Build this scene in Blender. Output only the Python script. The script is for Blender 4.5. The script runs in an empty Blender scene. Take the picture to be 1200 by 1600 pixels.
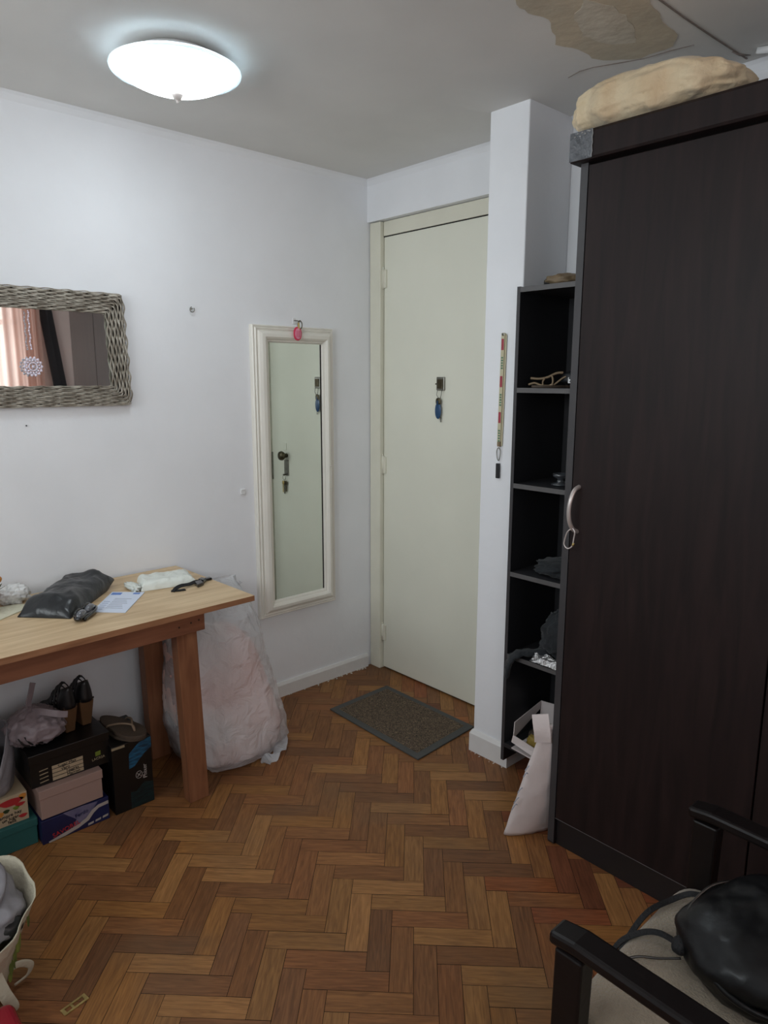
import bpy, bmesh, math, random
from mathutils import Vector, Matrix, noise
R = math.radians
PI = math.pi
scene = bpy.context.scene
COL = scene.collection
H = 2.332                      # ceiling height

# ------------------------------------------------------------------ materials
def new_mat(name):
    m = bpy.data.materials.new(name); m.use_nodes = True
    nt = m.node_tree; b = nt.nodes['Principled BSDF']
    return m, nt, b
def srgb(r, g, b):
    f = lambda c: ((c/255+0.055)/1.055)**2.4 if c > 10 else c/255/12.92
    return (f(r), f(g), f(b), 1)
def mat(name, c, rough=.5, metal=0., bump=0., bscale=60., var=0., vscale=8., spec=.5, coat=0., sheen=0., stretch=None, c2=None, trans=0., alpha=1.):
    m, nt, b = new_mat(name)
    N, L = nt.nodes, nt.links
    b.inputs['Roughness'].default_value = rough
    b.inputs['Metallic'].default_value = metal
    b.inputs['Specular IOR Level'].default_value = spec
    b.inputs['Coat Weight'].default_value = coat
    b.inputs['Sheen Weight'].default_value = sheen
    b.inputs['Transmission Weight'].default_value = trans
    b.inputs['Alpha'].default_value = alpha
    col = srgb(*c)
    tc = N.new('ShaderNodeTexCoord'); mp = N.new('ShaderNodeMapping')
    L.new(tc.outputs['Object'], mp.inputs['Vector'])
    if stretch: mp.inputs['Scale'].default_value = stretch
    n = N.new('ShaderNodeTexNoise'); n.inputs['Scale'].default_value = vscale; n.inputs['Detail'].default_value = 6
    L.new(mp.outputs['Vector'], n.inputs['Vector'])
    mx = N.new('ShaderNodeMix'); mx.data_type = 'RGBA'
    d = srgb(*c2) if c2 else tuple(x*(1-var) for x in col[:3])+(1,)
    mx.inputs['A'].default_value = d; mx.inputs['B'].default_value = col
    rmp = N.new('ShaderNodeValToRGB'); rmp.color_ramp.elements[0].position = .35; rmp.color_ramp.elements[1].position = .65
    L.new(n.outputs['Fac'], rmp.inputs['Fac']); L.new(rmp.outputs['Color'], mx.inputs['Factor'])
    L.new(mx.outputs['Result'], b.inputs['Base Color'])
    if bump:
        n2 = N.new('ShaderNodeTexNoise'); n2.inputs['Scale'].default_value = bscale; n2.inputs['Detail'].default_value = 5
        L.new(mp.outputs['Vector'], n2.inputs['Vector'])
        bp = N.new('ShaderNodeBump'); bp.inputs['Strength'].default_value = bump; bp.inputs['Distance'].default_value = .01
        L.new(n2.outputs['Fac'], bp.inputs['Height']); L.new(bp.outputs['Normal'], b.inputs['Normal'])
    return m
def wood(name, ca, cb, axis=0, scale=6., rough=.45, bump=.08, long=14., spec=.4):
    """two-tone wood with grain running along an axis"""
    m, nt, b = new_mat(name); N, L = nt.nodes, nt.links
    tc = N.new('ShaderNodeTexCoord'); mp = N.new('ShaderNodeMapping')
    s = [long]*3; s[axis] = 1.; mp.inputs['Scale'].default_value = s
    L.new(tc.outputs['Object'], mp.inputs['Vector'])
    n = N.new('ShaderNodeTexNoise'); n.inputs['Scale'].default_value = scale; n.inputs['Detail'].default_value = 8; n.inputs['Distortion'].default_value = .8
    L.new(mp.outputs['Vector'], n.inputs['Vector'])
    r = N.new('ShaderNodeValToRGB'); e = r.color_ramp.elements
    e[0].position = .3; e[0].color = srgb(*ca); e[1].position = .7; e[1].color = srgb(*cb)
    L.new(n.outputs['Fac'], r.inputs['Fac']); L.new(r.outputs['Color'], b.inputs['Base Color'])
    bp = N.new('ShaderNodeBump'); bp.inputs['Strength'].default_value = bump; bp.inputs['Distance'].default_value = .004
    L.new(n.outputs['Fac'], bp.inputs['Height']); L.new(bp.outputs['Normal'], b.inputs['Normal'])
    b.inputs['Roughness'].default_value = rough; b.inputs['Specular IOR Level'].default_value = spec
    return m
def emit(name, c, s):
    m, nt, b = new_mat(name)
    b.inputs['Base Color'].default_value = c+(1,); b.inputs['Emission Color'].default_value = c+(1,); b.inputs['Emission Strength'].default_value = s
    return m
def film(name, c, opacity, rough=.15, bump=.5, bscale=18., trl=.3):
    """thin plastic film: part transparent, part glossy white"""
    m, nt, b = new_mat(name); N, L = nt.nodes, nt.links
    b.inputs['Base Color'].default_value = srgb(*c); b.inputs['Roughness'].default_value = rough
    tc = N.new('ShaderNodeTexCoord'); n = N.new('ShaderNodeTexNoise'); n.inputs['Scale'].default_value = bscale; n.inputs['Detail'].default_value = 6; n.inputs['Distortion'].default_value = 1.2
    L.new(tc.outputs['Object'], n.inputs['Vector'])
    bp = N.new('ShaderNodeBump'); bp.inputs['Strength'].default_value = bump; bp.inputs['Distance'].default_value = .035
    L.new(n.outputs['Fac'], bp.inputs['Height']); L.new(bp.outputs['Normal'], b.inputs['Normal'])
    t = N.new('ShaderNodeBsdfTransparent'); mx = N.new('ShaderNodeMixShader'); mx.inputs['Fac'].default_value = opacity
    tr = N.new('ShaderNodeBsdfTranslucent'); tr.inputs['Color'].default_value = srgb(*c)
    mx2 = N.new('ShaderNodeMixShader'); mx2.inputs['Fac'].default_value = trl
    L.new(b.outputs['BSDF'], mx2.inputs[1]); L.new(tr.outputs['BSDF'], mx2.inputs[2])
    L.new(t.outputs['BSDF'], mx.inputs[1]); L.new(mx2.outputs['Shader'], mx.inputs[2])
    L.new(mx.outputs['Shader'], N['Material Output'].inputs['Surface'])
    return m
def mirror_mat(name, tint):
    m, nt, b = new_mat(name)
    b.inputs['Base Color'].default_value = tint; b.inputs['Metallic'].default_value = 1; b.inputs['Roughness'].default_value = .015
    return m

M = {}
M['wall'] = mat('white wall paint', (238, 239, 242), .75, bump=.12, bscale=22, var=.05, vscale=3, spec=.25)
M['pinklitwall'] = mat('pink lit white wall', (228, 208, 202), .8, bump=.1, bscale=22, var=.05, vscale=3, spec=.2)  # white wall; pink light through the curtain is painted into its colour
M['ceil'] = mat('ceiling paint', (226, 225, 222), .85, bump=.12, bscale=14, var=.07, vscale=2.5, spec=.15)
M['trimw'] = mat('white trim paint', (226, 224, 222), .5, bump=.1, bscale=30, var=.05)
M['door'] = mat('cream door paint', (230, 229, 214), .45, bump=.1, bscale=7, var=.05, vscale=2.5)
M['frame'] = mat('cream frame paint', (226, 223, 206), .45, bump=.15, bscale=14, var=.07, vscale=6)
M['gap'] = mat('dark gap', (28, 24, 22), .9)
M['steel'] = mat('worn steel', (150, 148, 140), .35, 1.0, bump=.1, var=.3, vscale=40)
M['brass'] = mat('brass', (214, 190, 124), .35, .7, bump=.1, var=.3, vscale=60)
M['bronze'] = mat('old bronze', (96, 88, 70), .4, .9, bump=.15, var=.4, vscale=50)
M['alu'] = mat('satin aluminium', (205, 196, 192), .35, .6, var=.1)
M['mirror'] = mirror_mat('silvered glass', (.86, .90, .88, 1))
M['mirror2'] = mirror_mat('wall mirror glass', (.80, .84, .80, 1))
M['mframe'] = mat('white moulded frame', (232, 228, 218), .4, bump=.1, bscale=40, var=.08, vscale=10, stretch=(1, 1, .3))
M['wicker'] = mat('grey washed wicker', (188, 181, 168), .7, bump=.3, bscale=200, c2=(134, 125, 112), vscale=30)
M['wickerback'] = mat('wicker backing', (64, 58, 50), .9)
M['wenge'] = wood('dark wenge laminate', (27, 20, 20), (40, 29, 28), axis=2, scale=3.5, rough=.5, long=10, bump=.05, spec=.2)
M['wedge'] = mat('dark grey edge band', (58, 56, 58), .5, bump=.05, var=.1)
M['wside'] = mat('dark laminate side', (30, 27, 28), .45, var=.1)
M['shelf'] = mat('anthracite laminate', (40, 40, 43), .5, var=.1)
M['shelfedge'] = mat('grey shelf edge band', (92, 90, 90), .5, var=.1)
M['tape'] = mat('scuffed grey tape', (92, 95, 100), .3, bump=.5, bscale=60, c2=(60, 63, 68), vscale=30, coat=.4)
M['tapeedge'] = mat('chipped white edge', (150, 150, 150), .7, var=.3, vscale=80)
M['oak'] = wood('light oak laminate', (186, 156, 118), (220, 194, 156), axis=0, scale=3.5, rough=.45, long=9, bump=.03)
M['oakedge'] = wood('oak edge band', (140, 96, 66), (170, 122, 88), axis=0, scale=5, rough=.5, long=9)
M['pine'] = wood('reddish pine', (120, 76, 52), (150, 102, 72), axis=2, scale=4, rough=.5, long=9, bump=.1)
M['pineh'] = wood('reddish pine rail', (118, 74, 52), (146, 96, 70), axis=0, scale=4, rough=.5, long=9, bump=.1)
M['screw'] = mat('dark screw head', (60, 40, 32), .5, .5)
M['chair'] = mat('black stained wood', (18, 13, 13), .42, bump=.05, var=.2, spec=.3)
M['cushion'] = mat('beige upholstery', (152, 138, 118), .9, bump=.5, bscale=240, c2=(134, 120, 102), vscale=16, sheen=.3)
M['leather'] = mat('black leather', (11, 12, 14), .36, bump=.08, bscale=60, var=.1, spec=.35)
M['zipper'] = mat('dark metal zipper', (90, 88, 86), .3, .9)
M['strapblk'] = mat('black webbing', (16, 16, 19), .75, bump=.4, bscale=200)
M['blackpoly'] = mat('black plastic film', (38, 40, 42), .3, bump=.6, bscale=16, var=.2, vscale=12, spec=.45)
M['whitepoly'] = mat('white plastic wrap', (226, 230, 222), .35, bump=.5, bscale=30, var=.05)
M['paper'] = mat('white paper', (214, 222, 238), .6, var=.02)
M['print'] = mat('blue print', (96, 130, 196), .6)
M['printgrey'] = mat('pale blue print', (160, 172, 198), .6)
M['printdark'] = mat('grey print', (160, 164, 176), .6)
M['blackgloss'] = mat('glossy black plastic', (18, 18, 20), .12, coat=.6)
M['greygloss'] = mat('clear grey plastic', (96, 98, 104), .1, coat=.8)
M['pillow'] = mat('cream pillow cotton', (222, 204, 172), .85, bump=.9, bscale=24, c2=(204, 178, 142), vscale=9, sheen=.2)
M['quilt'] = mat('pale pink quilt', (246, 240, 237), .85, bump=.8, bscale=26, c2=(242, 190, 178), vscale=4.2)
M['film'] = film('clear plastic bag', (240, 242, 246), .56, .14, 1.0, 14, .3)
M['filmgrey'] = film('thin grey plastic', (190, 184, 188), .85, .25, .6, 22, .3)
M['mauvebag'] = mat('pinkish white plastic bag', (146, 132, 136), .4, bump=.6, bscale=26, var=.12, vscale=14)
M['greybag'] = mat('grey plastic bag', (140, 136, 140), .4, bump=.5, bscale=22, var=.12, vscale=10)
M['matrub'] = mat('grey rubber mat edge', (74, 74, 72), .8, bump=.2, bscale=80)
M['boxblack'] = mat('black shoebox card', (13, 13, 13), .38, bump=.1, bscale=20, var=.2)
M['boxpink'] = mat('pinkish white card', (160, 132, 122), .6, var=.03)
M['boxnavy'] = mat('navy printed card', (18, 22, 62), .45, c2=(24, 32, 76), vscale=7)
M['boxgrad'] = mat('grey photo print', (122, 116, 138), .5, c2=(80, 78, 112), vscale=18)
M['stripe'] = mat('white print', (168, 158, 152), .5)
M['redprint'] = mat('red print', (170, 40, 44), .5)
M['teal'] = mat('teal card', (36, 92, 90), .55, bump=.05, var=.05)
M['boxcyan'] = mat('blue streak print', (30, 96, 130), .4, c2=(16, 40, 60), vscale=10, stretch=(3, 3, 14))
M['boxgreen'] = mat('dark teal print', (14, 46, 48), .4, c2=(8, 20, 24), vscale=12, stretch=(3, 3, 12))
M['labelp'] = mat('cream label paper', (176, 156, 128), .6)
M['ink'] = mat('black ink', (18, 16, 16), .6)
M['grn'] = mat('olive green print', (110, 124, 40), .6)
M['logotan'] = mat('tan print', (150, 136, 110), .6)
M['brownsole'] = mat('brown cork heel', (98, 68, 40), .6, bump=.2, bscale=50, var=.2, vscale=20)
M['brownshoe'] = mat('taupe rubber', (80, 66, 54), .7, bump=.2, bscale=80, var=.15)
M['browntrim'] = mat('lighter taupe trim', (128, 108, 88), .6)
M['tote'] = mat('cream cotton tote', (200, 192, 170), .85, bump=.4, bscale=90, var=.08)
M['totegreen'] = mat('leaf green print', (128, 140, 60), .8, c2=(90, 104, 44), vscale=30)
M['red'] = mat('glossy dark red plastic', (150, 30, 46), .25, coat=.5, var=.1)
M['tan'] = mat('tan leather strap', (132, 112, 86), .6, var=.2, vscale=40)
M['darkcloth'] = mat('dark charcoal cloth', (32, 36, 40), .85, bump=.4, bscale=60, var=.25, vscale=10, sheen=.1)
M['whitepaper'] = mat('white bag paper', (216, 206, 204), .5, bump=.4, bscale=20, var=.04)
M['bagprint'] = mat('faded grey print', (168, 172, 184), .6)
M['yellow'] = mat('mustard carton', (150, 126, 54), .6, var=.2)
M['browncard'] = mat('brown card', (66, 54, 44), .7, var=.2)
M['foil'] = mat('crinkled foil wrap', (190, 188, 188), .12, .75, bump=1., bscale=50)
M['blackthing'] = mat('black plastic', (24, 24, 26), .35)
M['silverglass'] = mat('dark glass', (60, 62, 66), .08, coat=.8)
M['lany'] = mat('cream lanyard ribbon', (196, 188, 158), .7, bump=.2, bscale=200)
M['lanyred'] = mat('dark red lanyard print', (158, 58, 72), .7)
M['lanygrn'] = mat('green lanyard print', (86, 122, 98), .7)
M['bluetag'] = mat('blue plastic tag', (20, 66, 108), .3, coat=.3)
M['pinktag'] = mat('pink plastic tag', (206, 50, 86), .3, coat=.3)
M['pinklight'] = mat('pale pink plastic', (226, 150, 176), .3)
M['clearstone'] = mat('clear beads', (222, 212, 226), .15, coat=.6)
M['plastic'] = mat('white plastic', (226, 226, 226), .4)
M['runner'] = mat('ivory table runner', (218, 214, 190), .85, bump=.5, bscale=120)
M['tissue'] = mat('white tissue', (228, 228, 226), .8, bump=.5, bscale=40, var=.05)
M['orange'] = mat('orange fruit-like plastic', (196, 128, 52), .5)
M['greenleaf'] = mat('dark green leaf', (40, 62, 30), .5, var=.2)
M['terra'] = mat('terracotta', (150, 84, 54), .7, var=.1)
M['plaster'] = mat('exposed beige plaster', (200, 188, 166), .9, bump=.4, bscale=18, c2=(184, 176, 158), vscale=7)
M['plasterlight'] = mat('paler filler plaster', (206, 200, 186), .9, bump=.4, bscale=24, c2=(188, 180, 164), vscale=9)
M['crack'] = mat('crack shadow line', (128, 118, 112), .95)
M['crumbs'] = mat('plaster crumbs', (216, 212, 204), .9)
M['curtain'] = None
M['bowl'] = emit('lit opal glass', (.85, .945, 1.0), 13.8)
M['rim'] = mat('frosted glass rim', (214, 226, 232), .25, var=.02, coat=.3, trans=.35)
M['darkpost'] = mat('dark drape cloth', (38, 36, 40), .8)
M['capname'] = M['alu']

# door mat fibre
def fibre():
    m, nt, b = new_mat('brown coir loop'); N, L = nt.nodes, nt.links
    tc = N.new('ShaderNodeTexCoord'); n = N.new('ShaderNodeTexNoise'); n.inputs['Scale'].default_value = 170; n.inputs['Detail'].default_value = 4; n.inputs['Distortion'].default_value = 2
    L.new(tc.outputs['Object'], n.inputs['Vector'])
    r = N.new('ShaderNodeValToRGB'); e = r.color_ramp.elements
    e[0].position = .38; e[0].color = srgb(46, 38, 32); e[1].position = .68; e[1].color = srgb(158, 134, 104)
    x = r.color_ramp.elements.new(.5); x.color = srgb(92, 78, 64)
    L.new(n.outputs['Fac'], r.inputs['Fac']); L.new(r.outputs['Color'], b.inputs['Base Color'])
    bp = N.new('ShaderNodeBump'); bp.inputs['Strength'].default_value = 1; bp.inputs['Distance'].default_value = .006
    L.new(n.outputs['Fac'], bp.inputs['Height']); L.new(bp.outputs['Normal'], b.inputs['Normal'])
    b.inputs['Roughness'].default_value = .95
    return m
M['coir'] = fibre()
# parquet: one colour per block from a face attribute, with grain along the block
def parquet():
    m, nt, b = new_mat('herringbone parquet'); N, L = nt.nodes, nt.links
    at = N.new('ShaderNodeAttribute'); at.attribute_name = 'block'
    uv = N.new('ShaderNodeUVMap'); uv.uv_map = 'grain'
    mp = N.new('ShaderNodeMapping'); mp.inputs['Scale'].default_value = (5, 60, 1)
    L.new(uv.outputs['UV'], mp.inputs['Vector'])
    n = N.new('ShaderNodeTexNoise'); n.inputs['Scale'].default_value = 2.2; n.inputs['Detail'].default_value = 7; n.inputs['Distortion'].default_value = 1.1
    L.new(mp.outputs['Vector'], n.inputs['Vector'])
    r = N.new('ShaderNodeValToRGB'); e = r.color_ramp.elements
    e[0].position = .3; e[0].color = (.62, .58, .56, 1); e[1].position = .7; e[1].color = (1.12, 1.1, 1.06, 1)
    L.new(n.outputs['Fac'], r.inputs['Fac'])
    mx = N.new('ShaderNodeMix'); mx.data_type = 'RGBA'; mx.blend_type = 'MULTIPLY'; mx.inputs['Factor'].default_value = 1
    L.new(at.outputs['Color'], mx.inputs['A']); L.new(r.outputs['Color'], mx.inputs['B'])
    # worn greyish stains
    tc = N.new('ShaderNodeTexCoord'); n2 = N.new('ShaderNodeTexNoise'); n2.inputs['Scale'].default_value = 3.2; n2.inputs['Detail'].default_value = 5
    L.new(tc.outputs['Object'], n2.inputs['Vector'])
    r2 = N.new('ShaderNodeValToRGB'); e2 = r2.color_ramp.elements; e2[0].position = .52; e2[0].color = (0, 0, 0, 1); e2[1].position = .75; e2[1].color = (.5, .5, .5, 1)
    L.new(n2.outputs['Fac'], r2.inputs['Fac'])
    mx2 = N.new('ShaderNodeMix'); mx2.data_type = 'RGBA'; mx2.inputs['B'].default_value = srgb(112, 88, 66)
    L.new(r2.outputs['Color'], mx2.inputs['Factor']); L.new(mx.outputs['Result'], mx2.inputs['A'])
    L.new(mx2.outputs['Result'], b.inputs['Base Color'])
    rr = N.new('ShaderNodeMapRange'); rr.inputs['To Min'].default_value = .38; rr.inputs['To Max'].default_value = .6
    L.new(n2.outputs['Fac'], rr.inputs['Value']); L.new(rr.outputs['Result'], b.inputs['Roughness'])
    bp = N.new('ShaderNodeBump'); bp.inputs['Strength'].default_value = .12; bp.inputs['Distance'].default_value = .003
    L.new(n.outputs['Fac'], bp.inputs['Height']); L.new(bp.outputs['Normal'], b.inputs['Normal'])
    b.inputs['Specular IOR Level'].default_value = .3
    return m
M['parquet'] = parquet()
M['grout'] = mat('dark floor joints', (42, 30, 24), .9)

# ------------------------------------------------------------------ mesh helpers
class MB:
    def __init__(s): s.v = []; s.f = []; s.m = []; s.sm = []
    def add(s, vs, fs, mi=0, smooth=False):
        o = len(s.v); s.v += [tuple(v) for v in vs]
        for f in fs: s.f.append([i+o for i in f]); s.m.append(mi); s.sm.append(smooth)
        return s
    def box(s, a, b, mi=0):
        x0, y0, z0 = [min(p, q) for p, q in zip(a, b)]; x1, y1, z1 = [max(p, q) for p, q in zip(a, b)]
        vs = [(x0,y0,z0),(x1,y0,z0),(x1,y1,z0),(x0,y1,z0),(x0,y0,z1),(x1,y0,z1),(x1,y1,z1),(x0,y1,z1)]
        return s.add(vs, [(0,3,2,1),(4,5,6,7),(0,1,5,4),(1,2,6,5),(2,3,7,6),(3,0,4,7)], mi)
    def hexa(s, vs, mi=0):      # 8 arbitrary corners, bottom ring then top ring (ccw from above)
        return s.add(vs, [(0,3,2,1),(4,5,6,7),(0,1,5,4),(1,2,6,5),(2,3,7,6),(3,0,4,7)], mi)
    def tube(s, pts, r, n=8, mi=0, closed=False, flat=1., up=None):
        pts = [Vector(p) for p in pts]; k = len(pts); rr = r if hasattr(r, '__len__') else [r]*k
        vs = []; prev = None
        for i, p in enumerate(pts):
            if closed: t = pts[(i+1) % k]-pts[i-1]
            else: t = pts[min(i+1, k-1)]-pts[max(i-1, 0)]
            t.normalize()
            if prev is None:
                a = Vector(up) if up else (Vector((0, 0, 1)) if abs(t.z) < .9 else Vector((1, 0, 0)))
            else: a = prev
            a = (a-t*a.dot(t)).normalized(); prev = a; c = t.cross(a)
            for j in range(n):
                w = 2*PI*j/n; vs.append(p+(a*math.cos(w)*flat+c*math.sin(w))*rr[i])
        fs = []
        for i in range(k if closed else k-1):
            for j in range(n):
                a0 = i*n+j; a1 = i*n+(j+1) % n; b0 = ((i+1) % k)*n+j; b1 = ((i+1) % k)*n+(j+1) % n
                fs.append((a0, a1, b1, b0))
        if not closed: fs += [tuple(reversed(range(n))), tuple(range((k-1)*n, k*n))]
        return s.add(vs, fs, mi, True)
    def ribbon(s, pts, w, th, wdir, mi=0):   # flat strap along pts; width along wdir
        pts = [Vector(p) for p in pts]; k = len(pts); vs = []
        for i, p in enumerate(pts):
            t = (pts[min(i+1, k-1)]-pts[max(i-1, 0)]).normalized()
            wd = Vector(wdir(i/(k-1)) if callable(wdir) else wdir); wd = (wd-t*wd.dot(t)).normalized(); n = t.cross(wd).normalized()
            for a, b in ((-1,-1),(1,-1),(1,1),(-1,1)): vs.append(p+wd*a*w/2+n*b*th/2)
        fs = []
        for i in range(k-1):
            for j in range(4): fs.append((i*4+j, i*4+(j+1) % 4, (i+1)*4+(j+1) % 4, (i+1)*4+j))
        fs += [(3,2,1,0), tuple(range((k-1)*4, k*4))]
        return s.add(vs, fs, mi, False)
    def lathe(s, prof, c=(0,0,0), n=40, mi=0, sx=1, sy=1):
        vs = []; k = len(prof)
        for r, z in prof:
            for j in range(n): w = 2*PI*j/n; vs.append((c[0]+r*sx*math.cos(w), c[1]+r*sy*math.sin(w), c[2]+z))
        fs = [(i*n+j, i*n+(j+1) % n, (i+1)*n+(j+1) % n, (i+1)*n+j) for i in range(k-1) for j in range(n)]
        if prof[0][0] > 1e-6: fs.append(tuple(reversed(range(n))))
        if prof[-1][0] > 1e-6: fs.append(tuple(range((k-1)*n, k*n)))
        return s.add(vs, fs, mi, True)
    def rings(s, rs, mi=0, capb=True, capt=True, smooth=True):   # list of equal-length closed rings
        n = len(rs[0]); k = len(rs); vs = [p for r in rs for p in r]
        fs = [(i*n+j, i*n+(j+1) % n, (i+1)*n+(j+1) % n, (i+1)*n+j) for i in range(k-1) for j in range(n)]
        if capb: fs.append(tuple(reversed(range(n))))
        if capt: fs.append(tuple(range((k-1)*n, k*n)))
        return s.add(vs, fs, mi, smooth)
    def prism(s, poly, fn0, fn1, mi=0):      # polygon mapped by two functions into space
        n = len(poly); vs = [fn0(p) for p in poly]+[fn1(p) for p in poly]
        fs = [tuple(reversed(range(n))), tuple(range(n, 2*n))]+[(i, (i+1) % n, n+(i+1) % n, n+i) for i in range(n)]
        return s.add(vs, fs, mi)
    def blob(s, c, h, seed=0, amp=.1, fr=3., e=.8, nu=48, nv=32, mi=0, fn=None, ridge=0., rot=0.):
        vs = []; cr, sr = math.cos(rot), math.sin(rot)
        sg = lambda v, p: math.copysign(abs(v)**p, v)
        for i in range(nv+1):
            ph = -PI/2+PI*i/nv
            for j in range(nu):
                th = 2*PI*j/nu
                d = Vector((sg(math.cos(ph), e)*sg(math.cos(th), e), sg(math.cos(ph), e)*sg(math.sin(th), e), sg(math.sin(ph), e)))
                q = d*fr+Vector((seed*7.3, seed*3.1, seed*1.7))
                k = noise.fractal(q, 1., 2., 4)
                if ridge: k += ridge*(abs(noise.noise(q*1.7))*-2+.5)
                d = d*(1+amp*k)
                if fn: d = fn(d)
                x, y, z = d.x*h[0], d.y*h[1], d.z*h[2]
                vs.append((c[0]+x*cr-y*sr, c[1]+x*sr+y*cr, c[2]+z))
        fs = [(i*nu+j, i*nu+(j+1) % nu, (i+1)*nu+(j+1) % nu, (i+1)*nu+j) for i in range(nv) for j in range(nu)]
        return s.add(vs, fs, mi, True)
    def obj(s, name, m, parent=None, bevel=0., solid=0., sub=0):
        me = bpy.data.meshes.new(name); me.from_pydata(s.v, [], s.f)
        ms = m if isinstance(m, (list, tuple)) else [m]
        for x in ms: me.materials.append(M[x] if isinstance(x, str) else x)
        for p, i, sm in zip(me.polygons, s.m, s.sm): p.material_index = i; p.use_smooth = sm
        bm = bmesh.new(); bm.from_mesh(me)
        bmesh.ops.remove_doubles(bm, verts=bm.verts, dist=1e-6)
        bmesh.ops.recalc_face_normals(bm, faces=bm.faces); bm.to_mesh(me); bm.free()
        o = bpy.data.objects.new(name, me); COL.objects.link(o)
        if parent is not None:
            o.parent = parent; o.matrix_parent_inverse = parent.matrix_basis.inverted()
        if solid: md = o.modifiers.new('solid', 'SOLIDIFY'); md.thickness = solid; md.offset = 0
        if bevel: md = o.modifiers.new('bevel', 'BEVEL'); md.width = bevel; md.segments = 2; md.limit_method = 'ANGLE'; md.angle_limit = R(40)
        if sub: md = o.modifiers.new('sub', 'SUBSURF'); md.levels = sub; md.render_levels = sub
        return o
def tag(o, label=None, cat=None, group=None, kind=None):
    if label: o['label'] = label
    if cat: o['category'] = cat
    if group: o['group'] = group
    if kind: o['kind'] = kind
    return o
def thing(name, label, cat, loc=(0,0,0), group=None):
    o = bpy.data.objects.new(name, None); COL.objects.link(o); o.location = loc; o.empty_display_size = .05
    return tag(o, label, cat, group)
def struct(o, label=None): o['kind'] = 'structure'; return tag(o, label) if label else o
def box(a, b): return MB().box(a, b)
def arc(c, r, a0, a1, n, ax='xz', sx=1., sz=1.):
    out = []
    for i in range(n+1):
        w = a0+(a1-a0)*i/n; p, q = r*sx*math.cos(w), r*sz*math.sin(w)
        out.append((c[0]+p, c[1], c[2]+q) if ax == 'xz' else (c[0], c[1]+p, c[2]+q) if ax == 'yz' else (c[0]+p, c[1]+q, c[2]))
    return out
def text(name, body, size, loc, rot, m, parent, extrude=.0006, align='CENTER', xs=1.):
    cu = bpy.data.curves.new(name, 'FONT'); cu.body = body; cu.size = size; cu.extrude = extrude; cu.align_x = align; cu.align_y = 'CENTER'
    cu.materials.append(M[m]); o = bpy.data.objects.new(name, cu); COL.objects.link(o)
    o.location = loc; o.rotation_euler = rot; o.scale = (xs, 1, 1)
    bpy.context.view_layer.update()
    me = bpy.data.meshes.new_from_object(o.evaluated_get(bpy.context.evaluated_depsgraph_get())); me.name = name
    if not me.materials: me.materials.append(M[m])
    mo = bpy.data.objects.new(name, me); COL.objects.link(mo); mo.location = o.location; mo.rotation_euler = o.rotation_euler; mo.scale = o.scale
    bpy.data.objects.remove(o); mo.name = name
    if parent is not None: mo.parent = parent; mo.matrix_parent_inverse = parent.matrix_basis.inverted()
    return mo
rnd = random.Random(7)

# ------------------------------------------------------------------ the setting
XL, YF = -3.3, -3.6           # far left wall, window wall
# floor: herringbone blocks, measured grid
def build_floor():
    bm = bmesh.new(); uvl = bm.loops.layers.uv.new('grain'); cl = bm.loops.layers.float_color.new('block')
    s = math.sqrt(.5); e1 = Vector((s, -s, 0)); e2 = Vector((-s, -s, 0)); Lb, W = .2079, .0594; g = .0007
    px, py = .2940, .0840
    tones = [(176,130,76),(164,114,68),(150,102,62),(186,138,84),(140,96,60),(156,102,62),(130,90,60),(172,122,66)]
    reds = [(156,86,54),(142,76,50),(166,98,56),(126,70,50),(150,92,58),(174,104,56),(116,66,50),(160,90,50)]
    def block(o, a, b, la, lb, long_a):
        cx, cy = (o+a*la/2+b*lb/2)[:2]
        if not (XL-.3 < cx < .35 and YF-.3 < cy < .3): return
        p = max(0., min(1., (cx-.55*cy-.9+.95)/.9))   # redder blocks picked more often towards the wardrobe
        c = rnd.choice(reds if rnd.random() < p else tones); k = rnd.uniform(.68, .90)
        mean = (152, 102, 62) if p < .5 else (146, 90, 58); c = tuple(a*.62+b_*.38 for a, b_ in zip(c, mean)); c = [x*k for x in srgb(*c)[:3]]+[1]
        dz = rnd.uniform(-.0004, .0004)
        vs = [bm.verts.new(o+a*x+b*y+Vector((0, 0, dz))) for x, y in ((g, g), (la-g, g), (la-g, lb-g), (g, lb-g))]
        f = bm.faces.new(vs); u0, v0 = rnd.uniform(0, 50), rnd.uniform(0, 50)
        cs = ((0, 0), (la, 0), (la, lb), (0, lb)) if long_a else ((0, 0), (0, la), (lb, la), (lb, 0))
        for l, (u, v) in zip(f.loops, cs): l[uvl].uv = (u0+u, v0+v); l[cl] = c
        f.material_index = 0
    for m_ in range(-10, 8):
        for k in range(-30, 60):
            T = Vector((-1.0815+m_*px, -1.2485-k*py+0., 0))
            for (o, a, b, la, lb, lg) in ((T, e1, e2, Lb, W, True), (T-e1*W, e1, e2, W, Lb, False)):
                block(o, a, b, la, lb, lg)
    # joints: a slab just beneath
    z = -.0025; x0, x1, y0, y1 = XL-.1, .25, YF-.1, .15
    vs = [bm.verts.new(p) for p in ((x0,y0,z),(x1,y0,z),(x1,y1,z),(x0,y1,z),(x0,y0,-.08),(x1,y0,-.08),(x1,y1,-.08),(x0,y1,-.08))]
    for q in ((0,1,2,3),(7,6,5,4),(0,4,5,1),(1,5,6,2),(2,6,7,3),(3,7,4,0)):
        f = bm.faces.new([vs[i] for i in q]); f.material_index = 1
    me = bpy.data.meshes.new('floor'); bm.normal_update()
    for f in bm.faces:
        if f.material_index == 0 and f.normal.z < 0: f.normal_flip()
    bm.to_mesh(me); bm.free(); me.materials.append(M['parquet']); me.materials.append(M['grout'])
    o = bpy.data.objects.new('floor', me); COL.objects.link(o); struct(o, 'worn herringbone parquet floor in brown and reddish blocks')
build_floor()

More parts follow.
